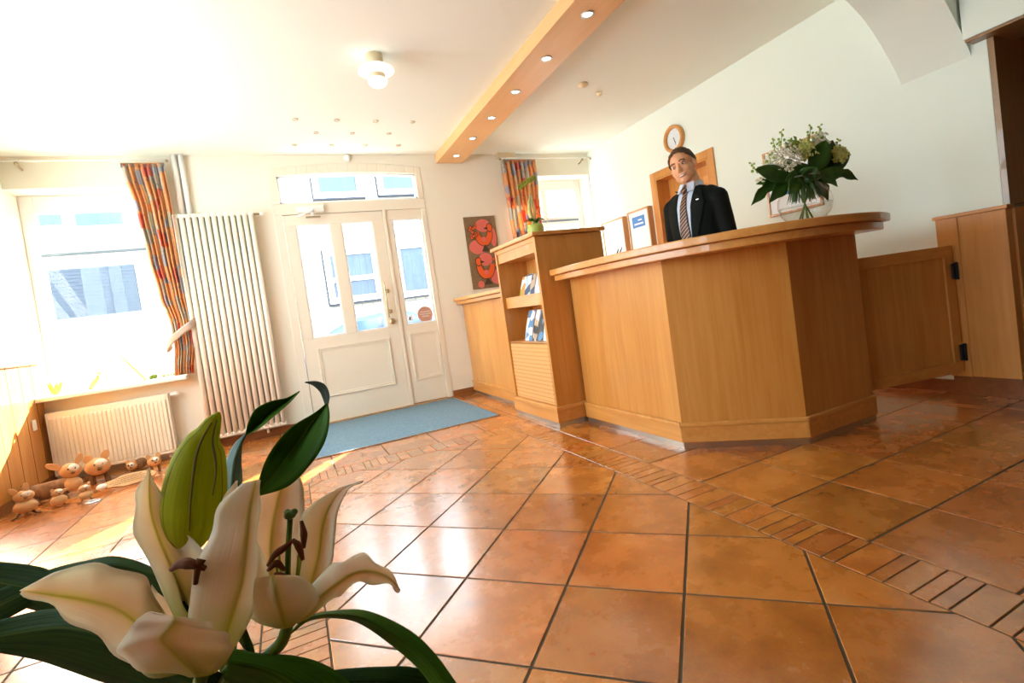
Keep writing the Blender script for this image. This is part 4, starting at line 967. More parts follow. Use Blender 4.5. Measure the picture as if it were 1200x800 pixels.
# ---- light switch on wainscot, floor socket
t = thing('light_switch', 'white switch on the wooden wainscot left of the panel radiator', 'switch', (XL+0.02, 4.95, 0.50))
MB().box((0, -0.028, -0.04), (0.010, 0.028, 0.04)).obj('switch_plate', M['white'], t, bevel=0.003)
MB().box((0.010, -0.017, -0.022), (0.014, 0.017, 0.022)).obj('rocker', M['pvc'], t, bevel=0.002)
t = thing('floor_socket', 'round white floor socket with dark opening set in the tiles before the log figures', 'socket', (-1.322, 4.16, 0.0))
MB().lathe([(0.045, 0.0), (0.047, 0.005), (0.04, 0.009), (0.026, 0.010), (0.024, 0.004)], seg=28, cap=False).obj('socket_ring', M['steel'], t, smooth=True)
MB().lathe([(0.0, 0.004), (0.025, 0.004)], seg=20, cap=False).obj('socket_hole', M['black'], t)
# ---- small things on the left window sill
M['stickw'] = mottled('driftwood', srgb(206, 176, 120), srgb(170, 140, 90), 30, 0.9)
t = thing('driftwood_stick', 'slanting thin driftwood stick leaning against the left window pane', 'stick', (-1.18, 5.28, 0.69))
MB().tube([(0, 0.0, 0.002), (-0.06, 0.04, 0.09), (-0.12, 0.07, 0.17), (-0.17, 0.09, 0.25)], [0.012, 0.014, 0.012, 0.006], 8).obj('stick', M['stickw'], t, smooth=True)
t = thing('grass_figure', 'small orange wooden figure on the left window sill', 'figure', (-1.52, 5.2, 0.69))
MB().tube([(-0.02, 0, 0.0), (0.0, 0, 0.035), (0.03, 0, 0.07), (0.045, 0, 0.105)], [0.016, 0.02, 0.018, 0.012], 10).obj('figure_body', mat('orange_wood', srgb(222, 150, 80), 0.6), t, smooth=True)
MB().ball((0.05, 0, 0.12), 0.018, 10, 8).obj('figure_head', mat('pale_orange_wood', srgb(232, 180, 120), 0.6), t, smooth=True)
t = thing('moss_ball', 'small green moss ball on the left window sill near the driftwood', 'moss', (-1.09, 5.16, 0.69))
q = MB()
for k in range(7): q.ball((random.uniform(-0.025, 0.025), random.uniform(-0.01, 0.01), 0.015+random.uniform(0, 0.015)), 0.015, 8, 6)
q.obj('moss', mottled('moss_green', srgb(120, 140, 40), srgb(90, 110, 30), 50, 0.9), t, smooth=True)
t = thing('leafy_garland', 'yellow green leafy sprig at the right end of the left window sill', 'sprig', (-0.99, 5.2, 0.69))
q = MB()
for k in range(14): a = k*0.9; leaf_surf(q, (-0.06+0.011*k, 0, 0.006), (-0.06+0.011*k+0.03*math.cos(a), 0.02*math.sin(a), 0.03), 0.009, (0, 0, 1), 0.004, 4)
q.obj('leaves', mottled('sprig_green', srgb(180, 184, 90), srgb(150, 160, 70), 30, 0.7), t, smooth=True, solid=0.001)
t = thing('straw_bunny', 'small yellow and green straw ornament at the left end of the window sill', 'ornament', (-1.74, 5.14, 0.69))
q = MB()
for k in range(9): a = k*0.7; leaf_surf(q, (0.01*math.cos(a), 0.01*math.sin(a), 0.002), (0.05*math.cos(a), 0.02*math.sin(a), 0.10+0.02*math.sin(2*a)), 0.008, (0.3, -1, 0), 0.006, 5)
q.obj('straw_leaves', mottled('straw_yellow', srgb(226, 190, 90), srgb(170, 190, 80), 25, 0.7), t, smooth=True, solid=0.001)

# ---- log animals on the floor
M['bark'] = mottled('tree_bark', srgb(150, 112, 76), srgb(104, 76, 50), 40, 0.9, stretch=(1, 1, 0.3), bump=0.5)
M['cutw'] = mottled('cut_log_face', srgb(226, 180, 126), srgb(204, 152, 98), 14, 0.7)
M['snow'] = mat('white_painted_wood', srgb(245, 238, 224), 0.7); M['moss'] = mottled('moss_patch', srgb(140, 150, 60), srgb(110, 110, 60), 60, 0.95)
def local(mb, name, m, par, **k): return mb.obj(name, m, par, **k)
def face_parts(t, c, r, ears, eye=0.006):
    """head: cut log disc facing -y with bark behind; c centre, r (rx, rz)"""
    rx, rz = r; yd = 0.55*rx
    b = MB(); b.ball((c[0], c[1]+yd*0.3, c[2]), (rx, yd, rz), 20, 14); h_ = local(b, 'head', M['cutw'], t, smooth=True)
    b = MB(); b.ball((c[0]+rx*0.25, c[1]-yd*0.33, c[2]+rz*0.36), (rx*0.52, yd*0.60, rz*0.5), 14, 10); b.obj('white_muzzle', M['snow'], h_, smooth=True)
    b = MB(); b.ball((c[0]+rx*0.15, c[1]-yd*0.86, c[2]-rz*0.25), (rx*0.2, rx*0.14, rz*0.17), 12, 8); b.obj('nose', M['bark'], h_, smooth=True)
    for s in (-1, 1): MB().ball((c[0]+rx*(0.1+0.3*s), c[1]-yd*0.80, c[2]+rz*0.33), eye, 8, 6).obj('eye', M['black'], h_, smooth=True)
    for ex_, ez, ang, el, ew in ears:
        d = Vector((math.sin(ang), 0, math.cos(ang))); e0 = Vector((c[0]+ex_, c[1]+yd*0.15, c[2]+ez)); b = MB()
        rows = []; nrm = Vector((d.z, 0, -d.x)); P_ = []
        for i in range(16): a = 2*PI*i/16; P_.append(e0 + d*(el*0.5*(1+math.cos(a)) - 0.008) + nrm*(ew*math.sin(a)))
        b.loft([[p + Vector((0, -0.006, 0)) for p in P_], [p + Vector((0, 0.008, 0)) for p in P_]]); b.obj('ear', M['cutw'], h_, bevel=0.002)
    return h_
def seated(label, x, y, rz, s, ears, body=(0.062, 0.042)):
    s *= 0.84
    t = thing('log_animal', label, 'wooden animal', (x, y, 0), rz, 'log animals by the panel radiator')
    b = MB(); b.ball((0, 0.0, (0.022+body[1])*s), (body[0]*s, 0.045*s, body[1]*s), 20, 12); b.obj('body', M['cutw'], t, smooth=True)
    b = MB(); b.ball((0, 0.035*s, (0.03+body[1])*s), (body[0]*0.9*s, 0.05*s, body[1]*s), 16, 10); b.obj('bark_back', M['bark'], t, smooth=True)
    for sx_ in (-1, 1):
        b = MB(); b.tube([(sx_*0.03*s, 0, 0.03*s), (sx_*0.05*s, -0.02*s, 0.008*s), (sx_*0.075*s, -0.045*s, 0.006*s)], [0.009*s, 0.007*s, 0.005*s], 6); b.obj('foot', M['bark'], t, smooth=True)
    face_parts(t, (0, -0.004, (0.022+2*body[1]+0.030)*s), (0.056*s, 0.040*s), [(a*s, b_*s, c_, d*s, e*s) for a, b_, c_, d, e in ears], 0.004*s)
    return t
def standing(label, x, y, rz, L_, R_, hz, hr, ears, legs=True, moss=False):
    t = thing('log_animal', label, 'wooden animal', (x, y, 0), rz, 'log animals by the panel radiator')
    zc = hz
    b = MB(); b.lathe([(0.0, 0.0), (R_*0.93, 0.002), (R_, 0.012), (R_, L_-0.012), (R_*0.93, L_), (0.0, L_)], (0, 0.0, zc), 22, 'y'); b.obj('log_body', M['bark'], t, smooth=False)
    if legs:
        for sx_ in (-1, 1):
            for yy in (0.03, L_-0.03): MB().tube([(sx_*R_*0.62, yy, zc-R_*0.4), (sx_*R_*0.7, yy, 0.0)], R_*0.26, 9).obj('leg', M['bark'], t)
    if moss: b = MB(); b.ball((-R_*0.75, L_*0.3, zc+R_*0.2), (R_*0.4, L_*0.3, R_*0.6), 12, 8); b.obj('moss', M['moss'], t, smooth=True)
    face_parts(t, (0.0, -0.015, zc+R_*0.25), hr, ears)
    return t
EB = lambda r: [(-r*0.55, r*0.62, -0.35, r*1.0, r*0.42), (r*0.55, r*0.62, 0.3, r*1.0, r*0.42)]
seated('two-lobed log bunny with upright ears at the far left by the wainscot', -1.668, 4.20, 0.35, 1.08, [(-0.035, 0.026, -0.6, 0.062, 0.018), (0.016, 0.034, 0.08, 0.066, 0.018)], (0.066, 0.044))
# long lying log dog with raised head
t = thing('log_animal', 'largest log animal, lying on a long bark log with a raised head and flopped ear', 'wooden animal', (-1.60, 4.50, 0), 0.35, 'log animals by the panel radiator')
b = MB(); b.lathe([(0.0, -0.19), (0.056, -0.188), (0.06, -0.17), (0.056, 0.05), (0.0, 0.055)], (0, 0.02, 0.075), 22, 'x'); b.obj('long_log', M['bark'], t)
b = MB(); b.lathe([(0.0, -0.012), (0.072, -0.010), (0.078, 0.0), (0.072, 0.03), (0.0, 0.032)], (-0.17, 0.035, 0.08), 24, 'x'); b.obj('log_slice_rump', M['bark'], t)
b = MB(); b.ball((0.075, -0.015, 0.080), (0.054, 0.04, 0.050), 20, 12); b.obj('chest', M['cutw'], t, smooth=True)
face_parts(t, (0.075, -0.03, 0.178), (0.062, 0.052), [(-0.045, 0.028, -1.0, 0.10, 0.022), (0.040, 0.042, 0.42, 0.078, 0.020)])
for sx_ in (-0.12, 0.02): MB().tube([(sx_, -0.02, 0.04), (sx_+0.01, -0.04, 0.0)], 0.016, 8).obj('foot', M['bark'], t)
t = seated('small lying log figure with crosswise ears in front of the long log', -1.518, 4.24, 0.5, 0.72, [(-0.03, 0.02, -0.5, 0.05, 0.02), (0.03, 0.0, 1.35, 0.075, 0.016)], (0.075, 0.052))
seated('small pale log figure with one short ear, right of the large log animal', -1.372, 4.225, 0.3, 0.72, [(0.03, 0.03, 0.5, 0.045, 0.014)], (0.062, 0.046))
standing('standing log pig with round ears in front of the panel radiator', -1.435, 4.72, 0.25, 0.15, 0.062, 0.118, (0.078, 0.064), [(-0.04, 0.04, -0.3, 0.068, 0.028), (0.042, 0.045, 0.35, 0.075, 0.026)], moss=True)
standing('small lying log mouse right of the standing log pig, bark body behind', -1.265, 4.86, -0.3, 0.13, 0.04, 0.05, (0.04, 0.033), [(-0.022, 0.022, -0.2, 0.034, 0.013), (0.018, 0.022, 0.35, 0.036, 0.013)], legs=False)
standing('small standing log piglet at the right end under the radiator', -1.075, 4.66, 0.2, 0.09, 0.035, 0.085, (0.045, 0.036), [(-0.028, 0.028, -0.4, 0.04, 0.016), (0.024, 0.028, 0.4, 0.04, 0.016)])
# inscribed log slice lying on the floor
t = thing('wooden_slice_sign', 'long oval log slice with burnt writing lying in front of the log animals', 'sign', (-1.185, 4.42, 0.0), 0.33)
b = MB(); P_ = []
for i in range(28):
    a = 2*PI*i/28; x = 0.165*math.cos(a); z = 0.052*math.sin(a)*(1.0 if math.cos(a) > -0.3 else 0.75); P_.append((x, z))
rot = math.radians(38)
rings = [[(x, z*math.cos(rot)+0.0 + d*math.sin(rot), 0.006+0.040+z*math.sin(rot)-d*math.cos(rot)) for x, z in P_] for d in (0.0, 0.016)]
b.loft(rings[::-1]); b.obj('slice', M['cutw'], t, bevel=0.002)
b = MB(); c_ = 0
for r_i, (zz, hw) in enumerate(((0.028, 0.07), (0.012, 0.10), (-0.004, 0.11), (-0.02, 0.09))):
    x = -hw
    while x < hw:
        l_ = random.uniform(0.006, 0.018); y = lambda q: zz*math.cos(rot)+0.0
        d = -0.0008; p0 = (x, zz*math.cos(rot)+d*math.sin(rot), 0.046+zz*math.sin(rot)-d*math.cos(rot))
        b.box((p0[0], p0[1]-0.002, p0[2]-0.0005), (p0[0]+l_, p0[1]+0.002, p0[2]+0.0015)); x += l_+0.004
b.obj('burnt_writing', mat('burnt_wood', srgb(110, 70, 40), 0.8), t)
b = MB(); b.ball((-0.150, 0.0, 0.040), (0.032, 0.026, 0.022), 14, 10); b.obj('white_tip', M['snow'], t, smooth=True)

# ================================================================== vase and bouquet on the counter
VX, VY, VZ = 2.405, 1.66, 1.0975
vs_ = thing('glass_vase', 'round clear glass vase on the right end of the reception counter', 'vase', (VX, VY, VZ))
M['vglass'] = thin_glass('vase_glass', (0.97, 0.98, 0.975, 1)); M['vrim'] = mat('glass_edge', (0.55, 0.58, 0.56, 1), 0.1, trans=0.6)
prof = [(0.0, 0.002), (0.06, 0.0), (0.085, 0.012), (0.112, 0.05), (0.122, 0.09), (0.117, 0.13), (0.095, 0.165), (0.076, 0.185), (0.074, 0.20), (0.084, 0.222)]
MB().lathe(prof, seg=40, cap=False).obj('vase_wall', M['vglass'], vs_, smooth=True)
b = MB(); b.lathe([(0.082, 0.221), (0.087, 0.224), (0.082, 0.227)], seg=40, cap=False); b.obj('vase_rim', M['vrim'], vs_, smooth=True)
MB().lathe([(0.0, 0.005), (0.06, 0.004), (0.083, 0.016), (0.109, 0.051), (0.1175, 0.088), (0.0, 0.0885)], seg=32, cap=False).obj('water', M['vglass'], vs_, smooth=True)
bq = thing('flower_bouquet', 'bouquet of white blossoms and large dark leaves standing in the glass vase', 'flowers', (VX, VY, VZ+0.01))
M['bleaf'] = mottled('bouquet_leaf', srgb(40, 76, 16), srgb(62, 104, 26), 14, 0.45); M['bstem'] = mottled('bouquet_stem', srgb(70, 100, 34), srgb(100, 124, 50), 20, 0.5)
M['wfl'] = mottled('cream_blossom', srgb(254, 252, 236), srgb(244, 238, 206), 40, 0.7); M['gfl'] = mottled('green_bud', srgb(170, 186, 80), srgb(130, 158, 60), 40, 0.6); M['rose'] = mottled('green_rose', srgb(232, 232, 150), srgb(210, 216, 120), 30, 0.6)
bo = Vector((VX, VY, VZ+0.01)); O_ = Vector((VX, VY, VZ+0.23)); DC = 2.51
def P3(px, py, dd=0.0): return cp(px, py, DC+dd)
def leaf_w(mb, a, c, wd, up=None, droop=0.03, n=10, lob=0):
    a, c = Vector(a)-bo, Vector(c)-bo; d = c-a; side = d.cross(FW).normalized(); upv = side.cross(d).normalized(); rows = []
    for i in range(n+1):
        t = i/n; p = a + d*t + Vector((0,0,1))*(math.sin(PI*t)*droop); ww = wd*(math.sin(PI*min(1, 0.04+t*0.96))**0.75)*(1+0.25*math.sin(lob*t*PI*2) if lob else 1)
        rows.append([p - side*ww - upv*ww*0.35, p - side*ww*0.5 - upv*ww*0.1, p, p + side*ww*0.5 - upv*ww*0.1, p + side*ww - upv*ww*0.35])
    mb.grid(rows)
core = (944, 212)
for (px_, py_, dd, bx_, by_, wd, dr, lob) in ((880, 241, -0.06, 918, 208, 0.028, 0.02, 3), (885, 198, -0.10, 925, 210, 0.042, 0.0, 0), (886, 216, 0.02, 920, 212, 0.022, 0.01, 2), (901, 238, -0.08, 930, 205, 0.034, 0.01, 2),
        (924, 228, -0.12, 938, 200, 0.035, 0.0, 2), (982, 219, -0.05, 950, 205, 0.034, 0.03, 2), (1006, 211, 0.03, 960, 205, 0.028, 0.025, 3), (996, 179, 0.05, 955, 205, 0.050, 0.0, 0), (968, 164, -0.06, 950, 203, 0.052, 0.0, 0),
        (976, 164, 0.06, 962, 198, 0.036, 0.0, 0), (971, 236, 0.04, 955, 212, 0.028, 0.02, 2), (905, 205, 0.12, 940, 205, 0.05, 0.03, 0), (938, 190, 0.1, 942, 215, 0.06, 0.0, 0), (912, 195, -0.02, 945, 212, 0.045, 0.0, 0), (930, 196, -0.1, 950, 212, 0.045, 0.0, 0), (985, 195, 0.1, 950, 212, 0.045, 0.0, 0),
        (940, 205, -0.14, 962, 205, 0.030, 0.0, 0), (958, 196, -0.12, 935, 212, 0.04, 0.0, 0), (990, 200, -0.04, 955, 210, 0.034, 0.0, 0), (920, 212, -0.1, 945, 205, 0.04, 0.0, 0), (903, 212, -0.06, 935, 205, 0.03, 0.0, 0)):
    q = MB(); leaf_w(q, P3(bx_, by_, dd*0.4), P3(px_, py_, dd), wd, droop=dr, lob=lob); q.obj('leaf', M['bleaf'], bq, smooth=True, solid=0.0015)
rnd = random.Random(3); q = MB()
for k in range(90):
    a = rnd.uniform(0, 2*PI); r0 = rnd.uniform(0.0, 0.05); e = Vector((math.cos(a)*rnd.uniform(0.02, 0.095), math.sin(a)*rnd.uniform(0.02, 0.095), rnd.uniform(0.085, 0.12)))
    q.tube([Vector((r0*math.cos(a+1), r0*math.sin(a+1), 0.23)), (Vector((r0*0.5*math.cos(a), r0*0.5*math.sin(a), 0.23))+e)*0.5+Vector((0,0,0.02)), e], [0.0022, 0.003, 0.0012], 5)
q.obj('grass_blades', M['bleaf'], bq, smooth=True)
q = MB()
for k in range(7):
    a = k*0.9; q.tube([Vector((0.05*math.cos(a), 0.05*math.sin(a), 0.21)), Vector((-0.03*math.cos(a), -0.03*math.sin(a), 0.01))], 0.0035, 6)
q.obj('stems', M['bstem'], bq, smooth=True)
def cluster(cx_, cy_, r, n, m_, name, dd=0.0, s=0.011, zs=1.0):
    c = P3(cx_, cy_, dd)-bo; q = MB()
    for k in range(n):
        v = Vector((rnd.gauss(0, 1), rnd.gauss(0, 1), rnd.gauss(0, 1))).normalized()*r*rnd.uniform(0.55, 1.0); v.z *= zs
        p = c+v
        for j in range(4):
            a = j*PI/2+k; w_ = Vector((math.cos(a), math.sin(a)*0.6, math.sin(a))).normalized()
            leaf_surf(q, p, p+w_*s+v.normalized()*s*0.5, s*0.5, v.normalized(), 0.0, 3)
    q.obj(name, m_, bq, smooth=True, solid=0.001)
def spike(px0, py0, px1, py1, n, m_, dd=0.0, name='bud_spike'):
    a, c = P3(px0, py0, dd)-bo, P3(px1, py1, dd)-bo; q = MB(); q.tube([a, c], [0.003, 0.0015], 5)
    for k in range(n):
        t = k/(n-1); p = a.lerp(c, t); r = 0.022*(1-t*0.7); v = Vector((math.cos(k*2.4), math.sin(k*2.4), 0.3))*r; q.ball(p+v, 0.0085*(1-0.35*t), 7, 5)
    q.obj(name, m_, bq, smooth=True)
cluster(922, 186, 0.066, 150, M['wfl'], 'white_blossoms', -0.06); cluster(908, 188, 0.048, 80, M['wfl'], 'white_blossoms', -0.02); cluster(956, 176, 0.048, 90, M['wfl'], 'white_blossoms', 0.0); cluster(895, 211, 0.035, 40, M['wfl'], 'white_blossoms', 0.04, zs=0.5); cluster(963, 165, 0.038, 60, M['wfl'], 'white_blossoms', 0.02)
cluster(945, 176, 0.042, 90, M['rose'], 'green_rose', -0.03, 0.018); cluster(984, 181, 0.034, 60, M['rose'], 'green_rose', 0.0, 0.015); cluster(930, 170, 0.035, 50, M['gfl'], 'green_filler', -0.02)
for a in ((915, 178, 916, 153, 11, M['gfl'], 0.0), (912, 182, 905, 163, 9, M['gfl'], 0.02), (948, 170, 950, 147, 10, M['gfl'], 0.0), (958, 168, 961, 147, 11, M['gfl'], 0.03), (888, 203, 880, 191, 7, M['gfl'], -0.02), (903, 192, 903, 180, 6, M['gfl'], -0.04), (978, 178, 983, 163, 7, M['gfl'], 0.05), (932, 178, 937, 166, 7, M['gfl'], 0.0)): spike(*a)

# ================================================================== the receptionist
man = thing('person', 'smiling man in dark suit, pale shirt and striped tie standing behind the counter', 'person', (2.500, 2.475, 0), math.radians(-78))
dg = bpy.context.evaluated_depsgraph_get
def bake(o):
    bpy.context.view_layer.update(); ev = o.evaluated_get(dg()); me_ = bpy.data.meshes.new_from_object(ev); o.modifiers.clear(); o.data = me_
    for p in me_.polygons: p.use_smooth = True
    return o
M['skin'] = mottled('skin', srgb(236, 176, 132), srgb(224, 158, 116), 9, 0.5, sub=0.15); M['suit'] = bumpy(mat('suit_cloth', srgb(16, 19, 14), 0.8, spec=0.2, sheen=0.0), 300, 0.2); M['lapel'] = mat('lapel_cloth', srgb(19, 22, 16), 0.8, spec=0.2)
M['shirt'] = mat('shirt_cloth', srgb(206, 216, 232), 0.7); M['hair'] = bumpy(mottled('brown_hair', srgb(104, 70, 40), srgb(70, 46, 26), 60, 0.6, stretch=(1, 0.3, 1)), 260, 0.8, 0.003)
tie = mat('striped_tie', srgb(80, 40, 24), 0.5); nt, N, L, bb = nodes(tie); tc = N.new('ShaderNodeTexCoord'); mp = N.new('ShaderNodeMapping'); mp.inputs['Rotation'].default_value = (0, math.radians(38), 0); wv = N.new('ShaderNodeTexWave'); wv.bands_direction = 'Z'; wv.inputs['Scale'].default_value = 17
r = ramp(N, [(0.0, srgb(62, 28, 18)), (0.84, srgb(84, 40, 22)), (0.90, srgb(190, 150, 118))]); L.new(tc.outputs['Object'], mp.inputs[0]); L.new(mp.outputs[0], wv.inputs['Vector']); L.new(wv.outputs['Fac'], r.inputs[0]); L.new(r.outputs[0], bb.inputs['Base Color'])
neck = Vector((0, 0.01, 1.50))
TH = Matrix.Translation(neck) @ Matrix.Rotation(math.radians(12), 4, 'Z') @ Matrix.Rotation(math.radians(-14), 4, 'Y') @ Matrix.Rotation(math.radians(4), 4, 'X') @ Matrix.Translation(-neck)
HM = MB(); HM.T = TH
def cap(b, pts, rs): b.tube(pts, rs, 14); [b.ball(p, r_, 12, 8) for p, r_ in zip(pts, rs)]
hd = MB(); hd.T = TH
hd.ball((0, 0.008, 1.668), (0.075, 0.094, 0.088), 24, 16); hd.ball((0, -0.022, 1.607), (0.066, 0.070, 0.080), 24, 16); hd.ball((0, -0.058, 1.551), (0.034, 0.026, 0.023), 14, 10)
for s in (-1, 1):
    hd.ball((s*0.034, -0.056, 1.613), (0.026, 0.026, 0.026), 12, 8); hd.ball((s*0.028, -0.078, 1.662), (0.026, 0.012, 0.008), 12, 8)
    hd.ball((s*0.044, -0.02, 1.575), (0.024, 0.04, 0.026), 12, 8); hd.ball((s*0.077, 0.004, 1.628), (0.009, 0.019, 0.032), 12, 8)
    hd.ball((s*0.011, -0.093, 1.607), (0.009, 0.010, 0.008), 8, 6)
hd.tube([(0, -0.082, 1.655), (0, -0.094, 1.632), (0, -0.103, 1.612), (0, -0.090, 1.602)], [0.008, 0.010, 0.013, 0.009], 10)
hd.ball((0, -0.076, 1.577), (0.028, 0.014, 0.014), 12, 8)
hd.T = Matrix.Identity(4)
cap(hd, [TH @ Vector((0, 0.012, 1.59)), Vector((0, 0.014, 1.52)), Vector((0, 0.02, 1.44))], [0.058, 0.056, 0.062])
def ell_loft(b, st):
    b.loft([[(cx_+rx*math.cos(2*PI*i/24), cy_+ry*math.sin(2*PI*i/24), z) for i in range(24)] for z, rx, ry, cx_, cy_ in st])
ell_loft(hd, [(0.86, 0.15, 0.10, 0, 0), (1.0, 0.145, 0.10, 0, 0), (1.2, 0.16, 0.11, 0, 0), (1.36, 0.18, 0.10, 0, 0.005), (1.44, 0.13, 0.07, 0, 0.01), (1.48, 0.05, 0.05, 0, 0.015)])
arm = {-1: [(-0.165, 0.01, 1.39), (-0.205, 0.03, 1.12), (-0.185, -0.12, 0.93)], 1: [(0.165, 0.01, 1.39), (0.20, 0.04, 1.12), (0.205, -0.06, 0.87)]}
for s in (-1, 1):
    A_ = [Vector(p) for p in arm[s]]; cap(hd, A_, [0.048, 0.038, 0.026])
    d = (A_[2]-A_[1]).normalized(); pl0 = A_[2]+d*0.02; sd_ = Vector((0, 1, 0)).cross(d).normalized(); fw_ = sd_.cross(d).normalized()
    cap(hd, [A_[2], pl0, pl0+d*0.06], [0.024, 0.026, 0.026]); hd.ball(pl0+d*0.045, (0.018, 0.036, 0.04), 12, 8)
    for k, (off, ln_) in enumerate(((-0.028, 0.066), (-0.010, 0.078), (0.010, 0.073), (0.027, 0.058))):
        b0 = pl0+d*0.075+fw_*off; q_ = b0+d*ln_*0.5+sd_*s*-0.006; e_ = b0+d*ln_*0.9+sd_*s*-0.026; cap(hd, [b0-d*0.02, b0, q_, e_], [0.009, 0.009, 0.0085, 0.0075])
    th0 = pl0+d*0.02-fw_*0.025; cap(hd, [th0, th0+d*0.03-fw_*0.024, th0+d*0.058-fw_*0.030], [0.011, 0.0105, 0.009])
    cap(hd, [Vector((s*0.09, 0, 0.88)), Vector((s*0.10, -0.01, 0.50)), Vector((s*0.10, 0.02, 0.09))], [0.075, 0.052, 0.036]); hd.ball((s*0.10, -0.05, 0.045), (0.04, 0.11, 0.035), 12, 8)
body = bake(hd.obj('body', M['skin'], man, remesh=0.0048))
# hair cap: shell over the upper back of the skull, following the head
hr = MB(); hr.T = TH; rows = []
for j in range(13):
    row = []
    for i in range(41):
        a = 2*PI*i/40; front = 0.5-0.5*math.sin(a)                # a=270deg is the face side
        t_end = math.radians(100 - 50*max(0, -math.sin(a))**1.2 + 26*max(0, math.sin(a)))
        t = t_end*j/12; lift = 0.004+0.003*math.sin(13*a+5*t)+ 0.004*math.sin(17*a)*math.sin(9*t)
        rx, ry, rz_ = 0.0755+lift*0.5, 0.094+lift*0.8, 0.088+lift*1.2
        row.append((rx*math.sin(t)*math.cos(a), 0.010+ry*math.sin(t)*math.sin(a), 1.670+rz_*math.cos(t)))
    rows.append(row)
hr.grid(rows); hr.obj('hair', M['hair'], man, smooth=True, solid=0.006, solid_off=-1)
for s in (-1, 1):
    b = MB(); b.T = TH; b.ball((s*0.031, -0.0785, 1.641), (0.0125, 0.0085, 0.0058), 12, 8); e_ = b.obj('eye', mat('eye_white', srgb(226, 220, 212), 0.3), man, smooth=True)
    b = MB(); b.T = TH; b.ball((s*0.031-0.001, -0.0855, 1.641), (0.0058, 0.0026, 0.0050), 10, 8); b.obj('iris', mat('eye_dark', srgb(50, 38, 28), 0.25), e_, smooth=True)
    b = MB(); b.T = TH; b.tube([(s*0.016, -0.0875, 1.644), (s*0.030, -0.0900, 1.6500), (s*0.046, -0.0800, 1.6455)], [0.0015, 0.0026, 0.0015], 6); b.tube([(s*0.018, -0.0865, 1.6385), (s*0.031, -0.0875, 1.6350), (s*0.045, -0.0790, 1.6385)], [0.001, 0.0018, 0.001], 6); b.obj('eyelids', mat('lid_skin', srgb(168, 110, 82), 0.6), man, smooth=True)
    b = MB(); b.T = TH; b.tube([(s*0.013, -0.0915, 1.6625), (s*0.030, -0.0955, 1.6675), (s*0.052, -0.0820, 1.6610)], [0.0026, 0.0034, 0.0018], 6); b.obj('eyebrow', M['hair'], man, smooth=True)
b = MB(); b.T = TH; rows = []
for i in range(13):
    u = -1+i/6; x = u*0.032; y = -0.0925+0.017*u*u; z = 1.5745+0.0085*u*u; h_ = 0.0062*(1-u*u)+0.0003; rows.append([(x, y, z-h_), (x, y-0.0012, z), (x, y, z+h_*0.5)])
b.grid(rows); b.obj('teeth', mat('teeth', srgb(240, 232, 220), 0.3), man, smooth=True)
for nm, sg_ in (('upper_lip', 1), ('lower_lip', -1)):
    b = MB(); b.T = TH; b.tube([(u*0.0345, -0.0925+0.019*u*u, 1.5745+0.0088*u*u+sg_*(0.0058 if sg_ < 0 else 0.0038)*(1-u*u)) for u in [-1+i/6 for i in range(13)]], [0.0009+0.0017*(1-(-1+i/6)**2) for i in range(13)], 6); b.obj(nm, mat('lip', srgb(186, 110, 92), 0.5), man, smooth=True)
# jacket
jk = MB()
ell_loft(jk, [(0.76, 0.175, 0.125, 0, 0), (0.95, 0.16, 0.115, 0, 0), (1.10, 0.155, 0.116, 0, 0), (1.25, 0.172, 0.126, 0, 0), (1.36, 0.185, 0.120, 0, 0.004), (1.42, 0.175, 0.100, 0, 0.01), (1.46, 0.125, 0.08, 0, 0.014), (1.49, 0.082, 0.07, 0, 0.016)])
for s in (-1, 1):
    A_ = [Vector(p) for p in arm[s]]; cap(jk, [Vector((s*0.12, 0.012, 1.425)), A_[0]+Vector((0, 0, -0.005)), (A_[0]+A_[1])/2, A_[1], A_[2]], [0.054, 0.066, 0.058, 0.050, 0.040])
jacket = bake(jk.obj('jacket', M['suit'], man, remesh=0.009))
jbv = BVHTree.FromPolygons([v.co.copy() for v in jacket.data.vertices], [tuple(p.vertices) for p in jacket.data.polygons])
def patch(name, m_, rowsdef, off, nx=9, nz=28, par=man, solid=0.002):
    """rowsdef: list of (z, xl, xr) top to bottom, laid on the jacket front"""
    rows = []; last = None
    for j in range(nz+1):
        t = j/nz*(len(rowsdef)-1); k = min(int(t), len(rowsdef)-2); u = t-k; a, c = rowsdef[k], rowsdef[k+1]
        z, l, r_ = (a[i]+(c[i]-a[i])*u for i in range(3)); row = []
        for i in range(nx+1):
            x = l+(r_-l)*i/nx; h_ = jbv.ray_cast(Vector((x, -1, z)), Vector((0, 1, 0)))[0]
            y = h_.y if h_ is not None else -0.055
            row.append([x, y-off, z])
        rows.append(row)
    b = MB(); b.grid(rows); return b.obj(name, m_, par, smooth=True, solid=solid, solid_off=0)
patch('shirt_front', M['shirt'], [(1.487, -0.062, 0.062), (1.44, -0.060, 0.060), (1.30, -0.054, 0.054), (1.15, -0.045, 0.045), (0.98, -0.02, 0.02)], 0.003)
patch('tie', tie, [(1.478, -0.018, 0.018), (1.462, -0.022, 0.022), (1.440, -0.013, 0.013), (1.38, -0.021, 0.021), (1.25, -0.031, 0.031), (1.10, -0.040, 0.040), (0.98, -0.042, 0.042)], 0.009, 7, 40, solid=0.004)
b = MB(); b.ball((0, -0.085, 1.468), (0.022, 0.014, 0.020), 12, 8); b.obj('tie_knot', tie, man, smooth=True)
